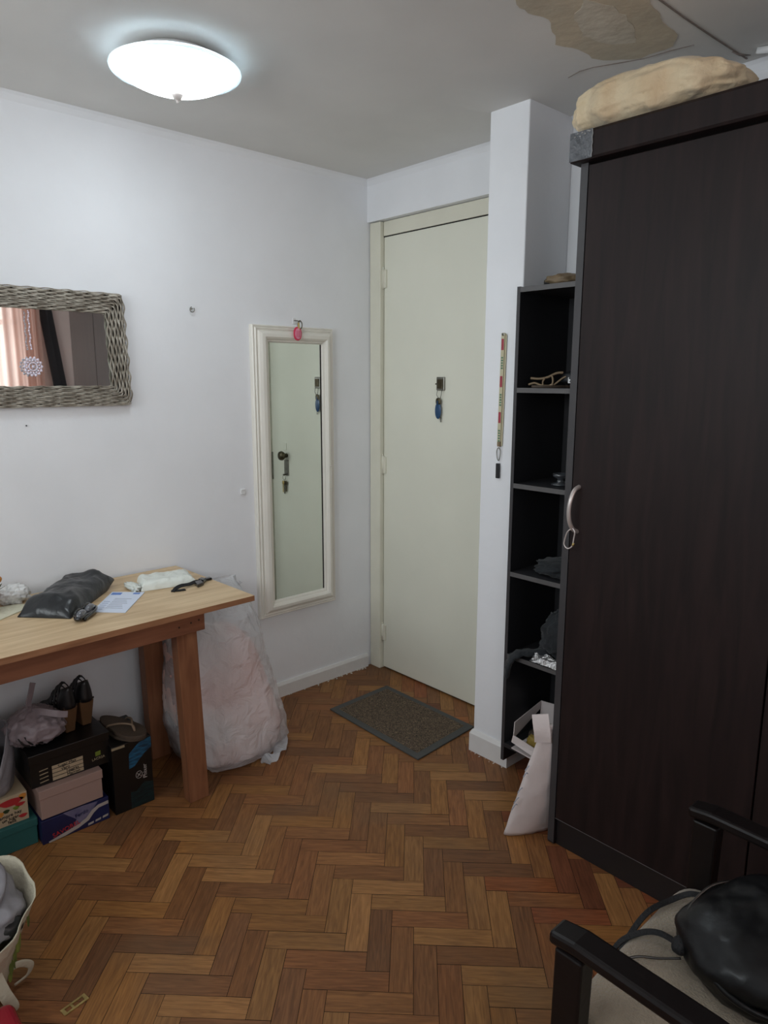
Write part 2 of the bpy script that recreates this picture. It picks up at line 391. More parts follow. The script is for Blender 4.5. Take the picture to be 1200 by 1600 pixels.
ceiling = struct(box((XL-.1, YF-.1, H), (.25, .15, H+.1)).obj('ceiling', 'ceil'), 'off-white ceiling with a peeled damp patch')
struct(box((XL-.1, 0, -.05), (.25, .12, H+.02)).obj('wall_left', 'wall'), 'white painted wall carrying the two mirrors')
# door wall with the doorway cut in it
w = MB(); w.box((0, 0, 2.152), (.14, -.92, H+.02)); w.box((0, -.92, -.05), (.14, YF-.1, H+.02)); w.box((.12, 0, -.05), (.16, -.92, 2.2))
struct(w.obj('wall_back', 'wall'), 'white wall with the lintel above the entrance door')
struct(box((-.25, -.917, -.05), (.0, -1.079, H+.01)).obj('wall_column', 'wall', bevel=.004), 'narrow white column beside the entrance door')
# window walls behind the viewer (first window seen in the wicker mirror, side one added)
wx0, wx1, wz0, wz1 = -3.05, -.50, 1.10, 2.18  # bare width beyond the curtain is added to let in fill light
w = MB(); w.box((XL-.1, YF, -.05), (wx0, YF-.12, H+.02)); w.box((wx1, YF, -.05), (.25, YF-.12, H+.02)); w.box((wx0, YF, -.05), (wx1, YF-.12, wz0)); w.box((wx0, YF, wz1), (wx1, YF-.12, H+.02))
struct(w.obj('wall_front', 'pinklitwall'))
vy0, vy1 = -2.3, -.35
vz0 = 1.42
w = MB(); w.box((XL, YF-.1, -.05), (XL-.1, vy0, H+.02)); w.box((XL, vy1, -.05), (XL-.1, .1, H+.02)); w.box((XL, vy0, -.05), (XL-.1, vy1, vz0)); w.box((XL, vy0, wz1), (XL-.1, vy1, H+.02))
struct(w.obj('wall_right', 'wall'))
w = MB()
for x in (wx0, -2.2, -1.35, wx1-.04): w.box((x, YF-.05, wz0), (x+.04, YF-.09, wz1))
for z in (wz0, 1.86, wz1-.04): w.box((wx0, YF-.05, z), (wx1, YF-.09, z+.035))
win = struct(w.obj('window_1', 'trimw'))
pane = film('window glass', (240, 244, 250), .06, .02, 0, 1, 0)
struct(box((wx0, YF-.068, wz0), (wx1, YF-.072, wz1)).obj('window_pane', pane, win))
w = MB()
for y in (vy0, (vy0+vy1)/2, vy1-.04): w.box((XL-.03, y, vz0), (XL-.07, y+.04, wz1))
for z in (vz0, wz1-.04): w.box((XL-.03, vy0, z), (XL-.07, vy1, z+.04))
win_added = struct(w.obj('window_added', 'trimw'))  # unseen side window, added to light the door wall
struct(box((XL-.048, vy0, vz0), (XL-.052, vy1, wz1)).obj('window_pane', pane, win_added))
cx0 = -1.42
# curtain
mc, nt, b = new_mat('sheer pink curtain'); N, L = nt.nodes, nt.links
tr = N.new('ShaderNodeBsdfTranslucent'); tr.inputs['Color'].default_value = (.95, .72, .64, 1)
tp = N.new('ShaderNodeBsdfTransparent'); tp.inputs['Color'].default_value = (1, .8, .72, 1)
b.inputs['Base Color'].default_value = (.9, .62, .54, 1); b.inputs['Roughness'].default_value = .9
m1 = N.new('ShaderNodeMixShader'); m1.inputs['Fac'].default_value = .75; m2 = N.new('ShaderNodeMixShader'); m2.inputs['Fac'].default_value = .16
L.new(b.outputs['BSDF'], m1.inputs[1]); L.new(tr.outputs['BSDF'], m1.inputs[2]); L.new(m1.outputs['Shader'], m2.inputs[1]); L.new(tp.outputs['BSDF'], m2.inputs[2])
L.new(m2.outputs['Shader'], N['Material Output'].inputs['Surface']); M['curtain'] = mc
cu = MB(); n = 150; xs = [cx0+(wx1+.13-cx0)*i/n for i in range(n+1)]
vs = []
for z in (2.2, 1.5, .6):
    for i, x in enumerate(xs): vs.append((x, YF+.06+.018*math.sin(i*.55)+.008*math.sin(i*1.3+z), z))
fs = [(r*(n+1)+i, r*(n+1)+i+1, (r+1)*(n+1)+i+1, (r+1)*(n+1)+i) for r in range(2) for i in range(n)]
cu.add(vs, fs, 0, True); cto = thing('curtain', 'sheer pink curtain over the window, seen in the wicker mirror', 'curtain', (-1.2, YF+.06, .6))
cu.obj('curtain_cloth', 'curtain', cto)
MB().tube([(wx0-.1, YF+.06, 2.215), (wx1+.25, YF+.06, 2.215)], .011).obj('curtain_rod', 'darkpost', cto)
# dark slanting drape beside the sheer
dr = MB(); rows = []
for k in range(13):
    z = 2.2-1.9*k/12; x0 = -.345+.12*(1.85-z); rows.append([(x0, YF+.035, z), (x0+.05, YF+.05, z), (x0+.10, YF+.035, z), (x0+.10, YF+.02, z), (x0, YF+.02, z)])
dr.rings(list(reversed(rows)), smooth=False)
tag(dr.obj('dark_drape', 'darkpost'), 'dark narrow drape slanting beside the pink curtain', 'drape')

# ceiling: peeled patch, filler, joint and cracks as parts of it
def jag(pts, seed, amp=.012, step=.02):
    out = []
    for i in range(len(pts)):
        a = Vector((*pts[i], 0)); b = Vector((*pts[(i+1) % len(pts)], 0)); k = max(1, int((b-a).length/step))
        for j in range(k):
            p = a.lerp(b, j/k); q = p*23+Vector((seed, seed, 0))
            out.append((p.x+amp*noise.noise(q)+amp*.5*noise.noise(q*3), p.y+amp*noise.noise(q+Vector((9, 2, 0)))+amp*.5*noise.noise(q*3.3)))
    return out
def patch(name, pts, m, seed, t=.0015, amp=.012, up=0.):
    p = jag(pts, seed, amp); mb = MB(); mb.prism(p, lambda q: (q[0], q[1], H-t), lambda q: (q[0], q[1], H+.001))
    o = mb.obj(name, m, ceiling); return o
bmt = patch('peeled_patch', [(-.80,-1.412),(-.70,-1.402),(-.615,-1.412),(-.56,-1.375),(-.51,-1.352),(-.44,-1.375),(-.37,-1.370),(-.31,-1.400),(-.27,-1.47),(-.27,-1.56),(-.33,-1.60),(-.42,-1.60),(-.60,-1.645),(-1.0,-1.645),(-1.0,-1.45)], 'plaster', 3)
bmt['label'] = 'peeled beige patch with a ragged edge'
patch('filler_patch', [(-.60,-1.46),(-.50,-1.43),(-.40,-1.45),(-.36,-1.50),(-.44,-1.54),(-.56,-1.56),(-.66,-1.53)], 'plasterlight', 8, .0022)
jt = MB().ribbon([(-1.2,-1.645,H-.0015),(-.62,-1.648,H-.0015),(-.4,-1.65,H-.0015),(-.25,-1.655,H-.0015),(-.045,-1.664,H-.001)], .0045, .002, (0,1,0)).obj('joint_line', 'crack', ceiling)
MB().tube([(-.30,-1.252,H),(-.315,-1.30,H),(-.31,-1.34,H),(-.285,-1.40,H),(-.255,-1.47,H),(-.25,-1.54,H),(-.235,-1.60,H)], [.001,.0022,.0015,.0022,.0014,.002,.001], 6).obj('crack', 'crack', ceiling)
MB().tube([(-.12,-1.655,H),(-.085,-1.662,H),(-.06,-1.68,H)], [.003,.005,.001], 6).obj('crack', 'crack', ceiling)
fl = MB(); fl.rings([[(-.10,-1.712,H-.002),(-.07,-1.70,H-.002),(-.03,-1.76,H-.002),(-.07,-1.80,H-.002)],[(-.105,-1.715,H-.02),(-.08,-1.70,H-.008),(-.04,-1.76,H-.012),(-.08,-1.80,H-.024)]])
fl.obj('paint_flake', 'plastic', ceiling)
# mouldings
cv = MB()
def cove(path_a, path_b, inward, name):
    a, b = Vector(path_a), Vector(path_b); i = Vector(inward); r = .016
    prof = [(0, 0), (r*1.3, 0), (r*.7, -r*.5), (.35*r, -r), (0, -r*1.6)]
    mb = MB(); mb.prism(prof, lambda q: tuple(a+i*q[0]+Vector((0, 0, q[1]))), lambda q: tuple(b+i*q[0]+Vector((0, 0, q[1]))))
    return struct(mb.obj(name, 'wall'))
cove((XL, 0, H), (0, 0, H), (0, -1, 0), 'trim_1')
cove((0, 0, H), (0, -.917, H), (-1, 0, 0), 'trim_2')
cove((0, -1.08, H), (0, YF, H), (-1, 0, 0), 'trim_3')
def base(name, prof_h, pts_a, pts_b, inward, t=.015):
    a, b = Vector(pts_a), Vector(pts_b); i = Vector(inward); h = prof_h
    prof = [(0, 0), (t, 0), (t, h-.012), (t*.55, h), (0, h)]
    mb = MB(); mb.prism(prof, lambda q: tuple(a+i*q[0]+Vector((0, 0, q[1]))), lambda q: tuple(b+i*q[0]+Vector((0, 0, q[1]))))
    return struct(mb.obj(name, 'trimw'), 'white painted skirting board')
base('baseboard_left', .068, (XL, 0, 0), (-.012, 0, 0), (0, -1, 0))
mb = MB(); hb = .088; c0, c1 = (-.25, -.917), (0, -1.079)
for (z, t) in ((0, .016), (hb-.014, .016), (hb, .006)):
    pass
rr = []
for (z, t) in ((0, .015), (hb-.014, .015), (hb, .005)):
    rr.append([(-.25-t, -.917+t*.6, z), (-.25-t, -1.079-t, z), (-.001, -1.079-t, z), (-.001, -.917+t*.6, z)])
mb.rings(rr, smooth=False)
struct(mb.obj('baseboard_column', 'trimw'), 'white skirting block around the column foot')
base('baseboard_right', .068, (XL, YF, 0), (XL, 0, 0), (1, 0, 0))
# crumbs of plaster along the skirting
cr = MB()
for k in range(34):
    x = -.04-abs(rnd.gauss(0, .18)); y = -.018-abs(rnd.gauss(0, .006)); r = rnd.uniform(.0012, .004)
    cr.blob((x, y, r*.6), (r*1.3, r, r*.8), k, .3, 2, 1, 8, 5)
for k in range(14):
    x = -.268-abs(rnd.gauss(0, .005)); y = rnd.uniform(-1.08, -.92); r = rnd.uniform(.001, .0025)
    cr.blob((x, y, r*.6), (r*1.3, r, r*.8), k, .3, 2, 1, 8, 5)
tag(cr.obj('plaster_crumbs', 'crumbs'), 'white plaster crumbs fallen along the skirting by the door', 'crumbs', kind='stuff')

# ------------------------------------------------------------------ entrance door
dz1 = 2.083; dy0, dy1 = -.078, -.898
door = struct(box((.035, dy0, .008), (.075, dy1, dz1)).obj('door_1', 'door', bevel=.002), 'cream painted flush entrance door')
fr = MB(); fr.box((.012, -.004, 0), (.11, dy0+.003, 2.150)); fr.box((.030, dy0, dz1+.004), (.11, dy1, 2.150)); fr.box((.012, dy1-.003, 0), (.11, -.918, 2.150)); fr.box((.076, dy0, dz1-.02), (.11, dy1, dz1+.01))
struct(fr.obj('door_frame', 'frame', door, bevel=.003))
gp = MB(); gp.box((.0345, dy0+.003, dz1-.0005), (.07, dy1, dz1+.0042)); gp.box((.045, dy0, .0), (.07, dy1, .009)); gp.box((.05, dy0+.0035, 0), (.07, dy0-.0002, dz1))
gp.obj('door_gap', 'gap', door)
for z in (1.90, 1.04, .19):
    h = MB(); h.tube([(.030, dy0+.002, z-.045), (.030, dy0+.002, z+.045)], .0065, 10); h.box((.028, dy0+.002, z-.04), (.037, dy0-.02, z+.04))
    h.tube([(.030, dy0+.002, z+.045), (.030, dy0+.002, z+.052)], .004, 8)
    for q in (-.015, .015): h.tube([(.0298, dy0+.002, z+q-.001), (.0298, dy0+.002, z+q+.001)], .0070, 10)
    h.obj('hinge', 'frame', door)
# peephole plate
py_, pz = -.447, 1.427
pp = MB(); pp.box((.026, py_-.024, pz-.028), (.036, py_+.022, pz+.030)); o = pp.obj('peephole_plate', 'steel', door, bevel=.003)
pp = MB(); pp.box((.0225, py_-.017, pz-.020), (.027, py_+.014, pz+.020)); pp.tube([(.028, py_+.022, pz), (.028, py_+.028, pz)], .0035); pp.obj('peephole_cover', 'bronze', o, bevel=.003)
# lock, knob (hidden behind the column, seen in the white mirror)
ky = -.752
k = MB(); k.box((.029, ky-.022, .905), (.036, ky+.018, .995)); k.obj('lock_plate', 'steel', door, bevel=.003)
k = MB()
for q in (0,): 
    kn = [(.036, .012), (.02, .012), (.012, .02), (.0, .027), (-.012, .024), (-.018, .012)]
    rs = [[(x, ky+r*math.cos(a*PI/10), 1.02+r*math.sin(a*PI/10)) for a in range(20)] for x, r in kn]
    k.rings(rs)
k.obj('door_knob', 'bronze', door)
k = MB(); k.box((.030, ky-.03, 1.05), (.036, ky+.0, 1.09)); k.obj('small_plate', 'door', door, bevel=.002)
k = MB(); k.box((.027, -.895, .87), (.036, -.890, 1.03)); k.obj('latch_plate', 'steel', door)
# keys hanging from the lock
kt = thing('key_bunch', 'bunch of dark keys hanging from the door lock, seen in the white mirror', 'keys', (.02, ky-.01, .9))
MB().tube(arc((.018, ky-.008, .893), .013, 0, 2*PI, 20, 'yz')[:-1], .0015, 6, closed=True).obj('key_ring', 'steel', kt)
k = MB(); k.box((.010, ky-.0095, .905), (.034, ky-.0065, .915)); k.obj('key', 'steel', kt, bevel=.001)
for i, (dy, ln, c) in enumerate(((-.022, .05, 'brass'), (-.012, .058, 'bronze'), (.0, .045, 'bronze'))):
    k = MB(); z0 = .878
    k.blob((.020+.003*i, ky+dy, z0-.015), (.002, .011, .013), 1, 0, 1, 1, 16, 10); k.box((.019+.003*i, ky+dy-.004, z0-.02), (.0215+.003*i, ky+dy+.004, z0-.02-ln))
    k.obj('key', c, kt)
# keyring with blue tag under the peephole
bt = thing('blue_key_tag', 'blue oval key tag hanging under the peephole on the cream door', 'key tag', (.026, py_, 1.40))
MB().tube([(.024, py_+.012, 1.400), (.020, py_+.013, 1.380), (.022, py_+.004, 1.366), (.022, py_-.008, 1.366), (.020, py_-.014, 1.380), (.024, py_-.014, 1.400)], .0016, 6).obj('wire_hook', 'steel', bt)
k = MB(); k.blob((.022, py_+.004, 1.352), (.004, .015, .016), 2, 0, 1, .8, 20, 12); k.obj('cap', 'bronze', bt)
k = MB(); k.blob((.022, py_+.005, 1.312), (.0045, .018, .036), 3, 0, 1, .95, 28, 18); k.box((.0168, py_+.002, 1.335), (.019, py_+.008, 1.355)); k.obj('tag', 'bluetag', bt)
k = MB(); k.box((.027, py_-.004, 1.285), (.029, py_-.009, 1.262)); k.obj('key_tip', 'steel', bt)

# ------------------------------------------------------------------ ceiling lamp
lx, ly = -1.232, -.600
lamp = thing('ceiling_light', 'lit round white glass ceiling light with a small finial', 'ceiling light', (lx, ly, H))
zr = 2.286; rb = .162; dep = .050
prof = [(0.0001, zr-dep)]
for i in range(1, 17):
    a = i/16; prof.append((rb*a, zr-dep*(1-a*a)**.8-.002*(1-a)))
prof += [(rb+.001, zr+.004)]
MB().lathe(prof, (lx, ly, 0), 72).obj('glass_bowl', 'bowl', lamp)
MB().lathe([(rb+.0015, zr-.003), (rb+.015, zr-.001), (rb+.017, zr+.003), (rb+.004, zr+.010), (rb-.02, zr+.012)], (lx, ly, 0), 72).obj('glass_rim', 'rim', lamp)
zf = zr-dep
MB().lathe([(.0001, zf-.030), (.004, zf-.028), (.003, zf-.024), (.009, zf-.020), (.015, zf-.010), (.018, zf-.003), (.015, zf-.001), (.008, zf+.004), (.0001, zf+.004)][::-1], (lx, ly, 0), 28).obj('finial', 'alu', lamp)
MB().lathe([(.0001, H-.002), (.10, H-.002), (rb-.004, zr+.012), (rb-.002, zr+.0045), (.0001, zr+.0045)], (lx, ly, 0), 48).obj('mounting_plate', 'plastic', lamp)

# ------------------------------------------------------------------ wicker mirror
wm = thing('wicker_mirror', 'rectangular wall mirror in a woven grey wicker frame', 'mirror', (-1.47, -.02, 1.545))
X0, X1, Z0, Z1 = -1.80, -1.178, 1.352, 1.744
fw = .070
def rloop(off, npts):
    # rounded rectangle, off = distance inward from the outer outline
    x0, x1, z0, z1 = X0+off, X1-off, Z0+off, Z1-off; r = max(.004, .022-off*.2)
    P = []
    for (cx, cz, a) in ((x1-r, z1-r, 0), (x0+r, z1-r, PI/2), (x0+r, z0+r, PI), (x1-r, z0+r, 1.5*PI)):
        P += [Vector((cx+r*math.cos(a+PI/2*i/5), 0, cz+r*math.sin(a+PI/2*i/5))) for i in range(6)]
    P.append(P[0]); L_ = [0]
    for i in range(1, len(P)): L_.append(L_[-1]+(P[i]-P[i-1]).length)
    tot = L_[-1]; out = []
    j = 0
    for k in range(npts):
        s = tot*k/npts
        while L_[j+1] < s: j += 1
        t = (s-L_[j])/max(1e-9, L_[j+1]-L_[j]); out.append((P[j].lerp(P[j+1], t), s))
    return out
def skew(x, z): return x+.012*(1.744-z)/.39*(1 if x > -1.4 else -.2)    # the frame flares a little towards its foot
wv = MB(); NL = 11
for li in range(NL):
    for sub_ in (-1, 1):
        off = fw*(li+.5)/NL+sub_*.0016; pts = []
        for q, (p, s) in enumerate(rloop(off, 420)):
            ph = s/.030*PI+li*PI+.5*noise.noise(Vector((p.x*9, li, p.z*9)))
            prof = math.sin(PI*(li+.7)/(NL+.4))**.6
            y = -.016-.010*prof-.0052*math.sin(ph)-.0008*sub_
            w_ = .0010*math.cos(ph)*sub_+.0010*noise.noise(Vector((p.x*60, li*3.1+sub_, p.z*60)))
            out = Vector((p.x-(X0+X1)/2, 0, p.z-(Z0+Z1)/2))
            hz = min(abs(p.z-Z0), abs(p.z-Z1)) < min(abs(p.x-X0), abs(p.x-X1)); ph = (p.x if hz else p.z)/.030*PI+li*PI+.5*noise.noise(Vector((p.x*9, li, p.z*9))); y = -.016-.010*prof-.0056*math.sin(ph)-.0008*sub_
            n_ = Vector((1 if out.x > 0 else -1, 0, 0)) if abs(out.x)/(X1-X0)*1. > .5-.5*fw/(X1-X0)-.0*1 or p.x > X1-off-.01 or p.x < X0+off+.01 else Vector((0, 0, 1 if out.z > 0 else -1))
            pts.append((skew(p.x, p.z)+n_.x*w_, y, p.z+n_.z*w_))
        wv.tube(pts, .0019, 6, closed=True)
frm = wv.obj('frame', 'wicker', wm)
bk = MB()
for (a, b) in (((X0, Z1-fw), (X1, Z1)), ((X0, Z0), (X1, Z0+fw)), ((X0, Z0), (X0+fw, Z1)), ((X1-fw, Z0), (X1, Z1))):
    (xa, za), (xb, zb) = a, b; i = .006
    vs = [(skew(xa+i, za), -.018, za+i), (skew(xb-i, za), -.018, za+i), (skew(xb-i, za), -.001, za+i), (skew(xa+i, za), -.001, za+i), (skew(xa+i, zb), -.018, zb-i), (skew(xb-i, zb), -.018, zb-i), (skew(xb-i, zb), -.001, zb-i), (skew(xa+i, zb), -.001, zb-i)]
    bk.hexa(vs)
bk.obj('frame_backing', 'wickerback', wm)
g = MB(); vs = []
t_ = .0   # plumb glass
x0, x1, z0, z1 = X0+fw-.01, X1-fw+.012, Z0+fw-.01, Z1-fw+.01
g.box((x0, -.012, z0), (x1, -.006, z1)); g.obj('mirror_glass', 'mirror', wm)
# ornament hanging in front of the glass
orn = thing('hanging_ornament', 'clear beaded rosette hanging on a bead chain over the wicker mirror', 'ornament', (-1.505, -.03, 1.665))
c = MB()
for i in range(22): c.blob((-1.506+.0015*math.sin(i), -.033, 1.665-i*.0058), (.0032 if i % 2 else .0022,)*3, i, 0, 1, 1, 10, 6)
c.obj('bead_chain', 'clearstone', orn)
c = MB(); oc = (-1.504, -.033, 1.486)
c.tube(arc(oc, .013, 0, 2*PI, 24)[:-1], .0022, 6, closed=True); c.tube(arc(oc, .026, 0, 2*PI, 32)[:-1], .0013, 6, closed=True)
for i in range(14):
    a = 2*PI*i/14; c.blob((oc[0]+.027*math.cos(a), oc[1], oc[2]+.029*math.sin(a)), (.0045,.003,.0045), i, 0, 1, 1, 10, 6)
    a += PI/14; c.blob((oc[0]+.020*math.cos(a), oc[1], oc[2]+.021*math.sin(a)), (.0034,)*3, i, 0, 1, 1, 8, 6)
c.blob(oc, (.005,)*3, 1, 0, 1, 1, 12, 8); c.obj('rosette', 'clearstone', orn)

# ------------------------------------------------------------------ white framed mirror
mm = thing('white_framed_mirror', 'tall narrow mirror in a white moulded frame beside the door', 'mirror', (-.437, -.02, 1.03))
A0, A1, B0, B1 = -.650, -.226, .400, 1.668
def mring(off, y, tilt=1):
    l_, r_ = off*1.2, off*.84
    return [(A0+l_, y, B0+off), (A1-r_, y, B0+off), (A1-r_, y, B1-off), (A0+l_, y, B1-off)]
prof = [(0, -.001), (0, -.018), (.004, -.024), (.010, -.021), (.014, -.027), (.022, -.023), (.026, -.030), (.036, -.036), (.048, -.037), (.056, -.030), (.060, -.022), (.066, -.020), (.070, -.010), (.070, -.001)]
mf = MB(); rs = [mring(o_, y) for o_, y in prof]; rs.append(rs[0]); mf.rings(rs, capb=False, capt=False, smooth=False)
mf.obj('frame', 'mframe', mm)
MB().box((A0+.080, -.003, B0+.068), (A1-.056, -.008, B1-.068)).obj('mirror_glass', 'mirror2', mm)
box((A1-.0645, -.0082, B0+.071), (A1-.0595, -.0095, B1-.071)).obj('glass_gap_shadow', 'gap', mm)  # dark strip stands in for the shadow gap beside the glass
# drips of thick paint on the right moulding
d = MB(); d.blob((A1-.03, -.037, 1.055), (.006, .003, .003), 1, .2, 2, 1, 12, 8); d.blob((A1-.028, -.036, 1.01), (.0015, .002, .03), 2, .1, 2, 1, 8, 12); d.blob((A1-.03, -.037, .955), (.004, .002, .002), 3, .2, 2, 1, 8, 6)
d.obj('paint_drip', 'mframe', mm)
# hook and pink keyring
hk = thing('adhesive_hook', 'small clear hook fixed to the wall above the white framed mirror', 'hook', (-.425, -.01, 1.70))
box((-.432, -.001, 1.680), (-.414, -.005, 1.705)).obj('hook_base', 'plastic', hk, bevel=.002)
MB().tube([(-.423, -.005, 1.695), (-.423, -.030, 1.692), (-.423, -.044, 1.686), (-.423, -.046, 1.694)], .0022, 8).obj('hook_prong', 'steel', hk)
kc = thing('pink_keyring', 'pink oval keyring tag hanging over the top of the white mirror frame', 'keyring', (-.44, -.045, 1.65))
MB().tube([(-.423+.010*math.sin(a), -.0445-.002*math.sin(a), 1.674+.017*math.cos(a)) for a in [2*PI*i/20 for i in range(20)]], .0022, 6, closed=True).obj('ring', 'bronze', kc)
box((-.435, -.045, 1.655), (-.427, -.049, 1.683)).obj('bottle_opener', 'brass', kc, bevel=.0015)
k = MB(); k.blob((-.437, -.046, 1.637), (.022, .004, .029), 1, 0, 1, .95, 32, 18); pk = k.obj('tag', 'pinktag', kc)
k = MB(); k.blob((-.437, -.0495, 1.637), (.015, .0018, .022), 1, 0, 1, .95, 28, 14)
k.obj('tag_inset', 'pinklight', pk)
k = MB()
for i in range(5): k.box((-.447+i*.0045, -.0505, 1.622), (-.4455+i*.0045, -.0515, 1.650))
k.obj('tag_print', 'pinktag', pk)

# small things on the left wall
ch = thing('cup_hook', 'small round cup hook screwed in the bare wall between the mirrors', 'hook', (-.906, 0, 1.709))
MB().lathe([(.006, 0), (.006, .002), (.003, .004)], (0, 0, 0), 16).obj('tmp', 'steel')
bpy.data.objects.remove(bpy.data.objects['tmp'])
MB().tube([(-.906, .002, 1.712), (-.906, -.012, 1.712)], .003, 8).obj('hook_shank', 'steel', ch)
MB().tube(arc((-.906, -.012, 1.709), .0095, R(100), R(400), 20), .0017, 6).obj('hook_ring', 'steel', ch)
sw = thing('wall_clip', 'tiny square white plastic cover low on the wall, left of the tall mirror', 'wall cover', (-.706, 0, .978))
box((-.718, 0, .966), (-.694, -.008, .990)).obj('cover', 'plastic', sw, bevel=.003)
box((-.715, -.008, .985), (-.697, -.0095, .988)).obj('cover_ridge', 'plastic', sw)
tag(MB().tube([(-1.533, .002, 1.291), (-1.533, -.005, 1.291)], .0022, 8).obj('nail', 'gap'), 'dark nail head in the wall under the wicker mirror', 'nail')

# ------------------------------------------------------------------ door mat
dm = thing('door_mat', 'brown bristle doormat with a grey rubber border before the door', 'doormat', (-.29, -.54, 0))
ca = [(-.462, -.268), (-.109, -.258), (-.112, -.806), (-.473, -.830)]
def inset(q, k): cx = sum(p[0] for p in q)/4; cy = sum(p[1] for p in q)/4; return [(cx+(p[0]-cx)*k, cy+(p[1]-cy)*(k+.04)) for p in q]
mb = MB(); o_ = [(x, y, 0.0005) for x, y in reversed(ca)]; o1 = [(x, y, .007) for x, y in reversed(ca)]; i1 = [(x, y, .008) for x, y in reversed(inset(ca, .84))]
mb.rings([o_, o1, i1], smooth=False); mb.obj('rubber_border', 'matrub', dm, bevel=.0015)
mb = MB(); q = inset(ca, .845); nx, ny = 60, 90; vs = []
for i in range(nx+1):
    for j in range(ny+1):
        a = Vector((*q[0], 0)).lerp(Vector((*q[1], 0)), i/nx); b2 = Vector((*q[3], 0)).lerp(Vector((*q[2], 0)), i/nx); p = a.lerp(b2, j/ny)
        edge = min(i, nx-i, j, ny-j)
        vs.append((p.x, p.y, .0082+(.0015+.0022*(noise.noise(p*150)+.5) if edge > 0 else 0)))
mb.add(vs, [(i*(ny+1)+j, i*(ny+1)+j+1, (i+1)*(ny+1)+j+1, (i+1)*(ny+1)+j) for i in range(nx) for j in range(ny)], 0, True)
mb.obj('bristle_pile', 'coir', dm)

# ------------------------------------------------------------------ wardrobe
wd = thing('wardrobe', 'tall dark brown wardrobe with a bow handle and heavy top moulding', 'wardrobe', (-.27, -1.9, 0))
xf = -.52; y0, y1 = -1.452, -2.45
sd = MB(); sd.box((-.02, y0, .005), (xf+.006, y0-.022, 2.01)); so = sd.obj('side_panel', ['wside'], wd)
box((xf+.006, y0, .012), (xf+.003, y0-.022, 2.01)).obj('edge_band', 'wedge', so)
sd = MB(); sd.box((-.02, y1+.022, .005), (xf+.006, y1, 2.01)); sd.obj('side_panel', 'wside', wd)
box((-.02, y0-.022, 1.985), (xf+.03, y1+.022, 2.01)).obj('top_panel', 'wside', wd)
box((-.02, y0-.022, .08), (xf+.03, y1+.022, .10)).obj('bottom_panel', 'wside', wd)
box((-.02, y0-.022, .1), (-.03, y1+.022, 1.985)).obj('back_panel', 'wside', wd)
box((xf+.018, y0-.002, 0), (xf+.035, y1+.002, .094)).obj('plinth', 'wside', wd, bevel=.002)
dA = box((xf, y0-.026, .100), (xf+.018, -2.033, 2.003)).obj('door', 'wenge', wd, bevel=.002)
dB = box((xf, -2.037, .100), (xf+.018, y1+.004, 2.003)).obj('door', 'wenge', wd, bevel=.002)
box((xf-.0006, y0-.026, .0995), (xf+.01, -2.033, .1015)).obj('door_bottom_edge', 'shelfedge', dA)
cr_ = MB(); prof = [(0, 0), (-.018, 0), (-.022, .006), (-.022, .066), (-.016, .074), (0, .074)]
cr_.prism(prof, lambda q: (xf+q[0], -1.432, 2.011+q[1]), lambda q: (xf+q[0], y1-.01, 2.011+q[1])); cr_.box((xf, -1.432, 2.011), (-.02, y1-.01, 2.085))
cro = cr_.obj('crown_moulding', 'wenge', wd, bevel=.001)
tp_ = MB(); pts = [(-1.4315, 2.013), (-1.4985, 2.013), (-1.499, 2.03), (-1.497, 2.05), (-1.500, 2.07), (-1.4975, 2.083), (-1.4315, 2.083)]
tp_.prism(pts, lambda q: (xf-.0222, q[0], q[1]), lambda q: (xf-.0235, q[0], q[1])); tp_.obj('tape_patch', 'tape', cro)
te = MB(); te.ribbon([(xf-.0240, -1.4985+.0012*math.sin(i*2.1), 2.014+i*.0069) for i in range(11)], .0022, .0008, (0, 1, 0))
for i in range(7): te.blob((xf-.0240, -1.447-i*.007+rnd.uniform(-.003, .003), 2.080-rnd.uniform(0, .012)), (.0008, .004, .0022), i, .3, 3, 1, 8, 6)
te.obj('chipped_edge', 'tapeedge', cro)
pts = [(xf+.001, -1.500, 1.150), (xf-.020, -1.499, 1.142), (xf-.034, -1.497, 1.118), (xf-.038, -1.495, 1.086), (xf-.034, -1.496, 1.054), (xf-.020, -1.499, 1.030), (xf+.001, -1.501, 1.020)]
def spline(P, k=6):
    P = [Vector(p) for p in P]; out = []
    for i in range(len(P)-1):
        p0, p1, p2, p3 = P[max(i-1, 0)], P[i], P[i+1], P[min(i+2, len(P)-1)]
        for j in range(k):
            t = j/k; out.append(.5*((2*p1)+(p2-p0)*t+(2*p0-5*p1+4*p2-p3)*t*t+(3*p1-p0-3*p2+p3)*t**3))
    out.append(P[-1]); return out
MB().tube(spline(pts), .0062, 12).obj('bow_handle', 'alu', dA)
cb = thing('carabiner', 'silver snap hook clipped on the lower end of the wardrobe handle', 'snap hook', (xf-.02, -1.495, 1.0))
P = spline([(xf-.026, -1.503, 1.034), (xf-.030, -1.489, 1.022), (xf-.030, -1.480, .992), (xf-.030, -1.482, .980), (xf-.030, -1.493, .974), (xf-.028, -1.505, .983), (xf-.026, -1.508, 1.005), (xf-.026, -1.510, 1.024), (xf-.026, -1.503, 1.034)], 5)[:-1]
cbo = MB().tube(P, .0020, 8, closed=True).obj('hook_body', 'alu', cb)
MB().tube([(xf-.0275, -1.506, .984), (xf-.0265, -1.5085, .992)], .0033, 8).obj('brass_end', 'brass', cb)
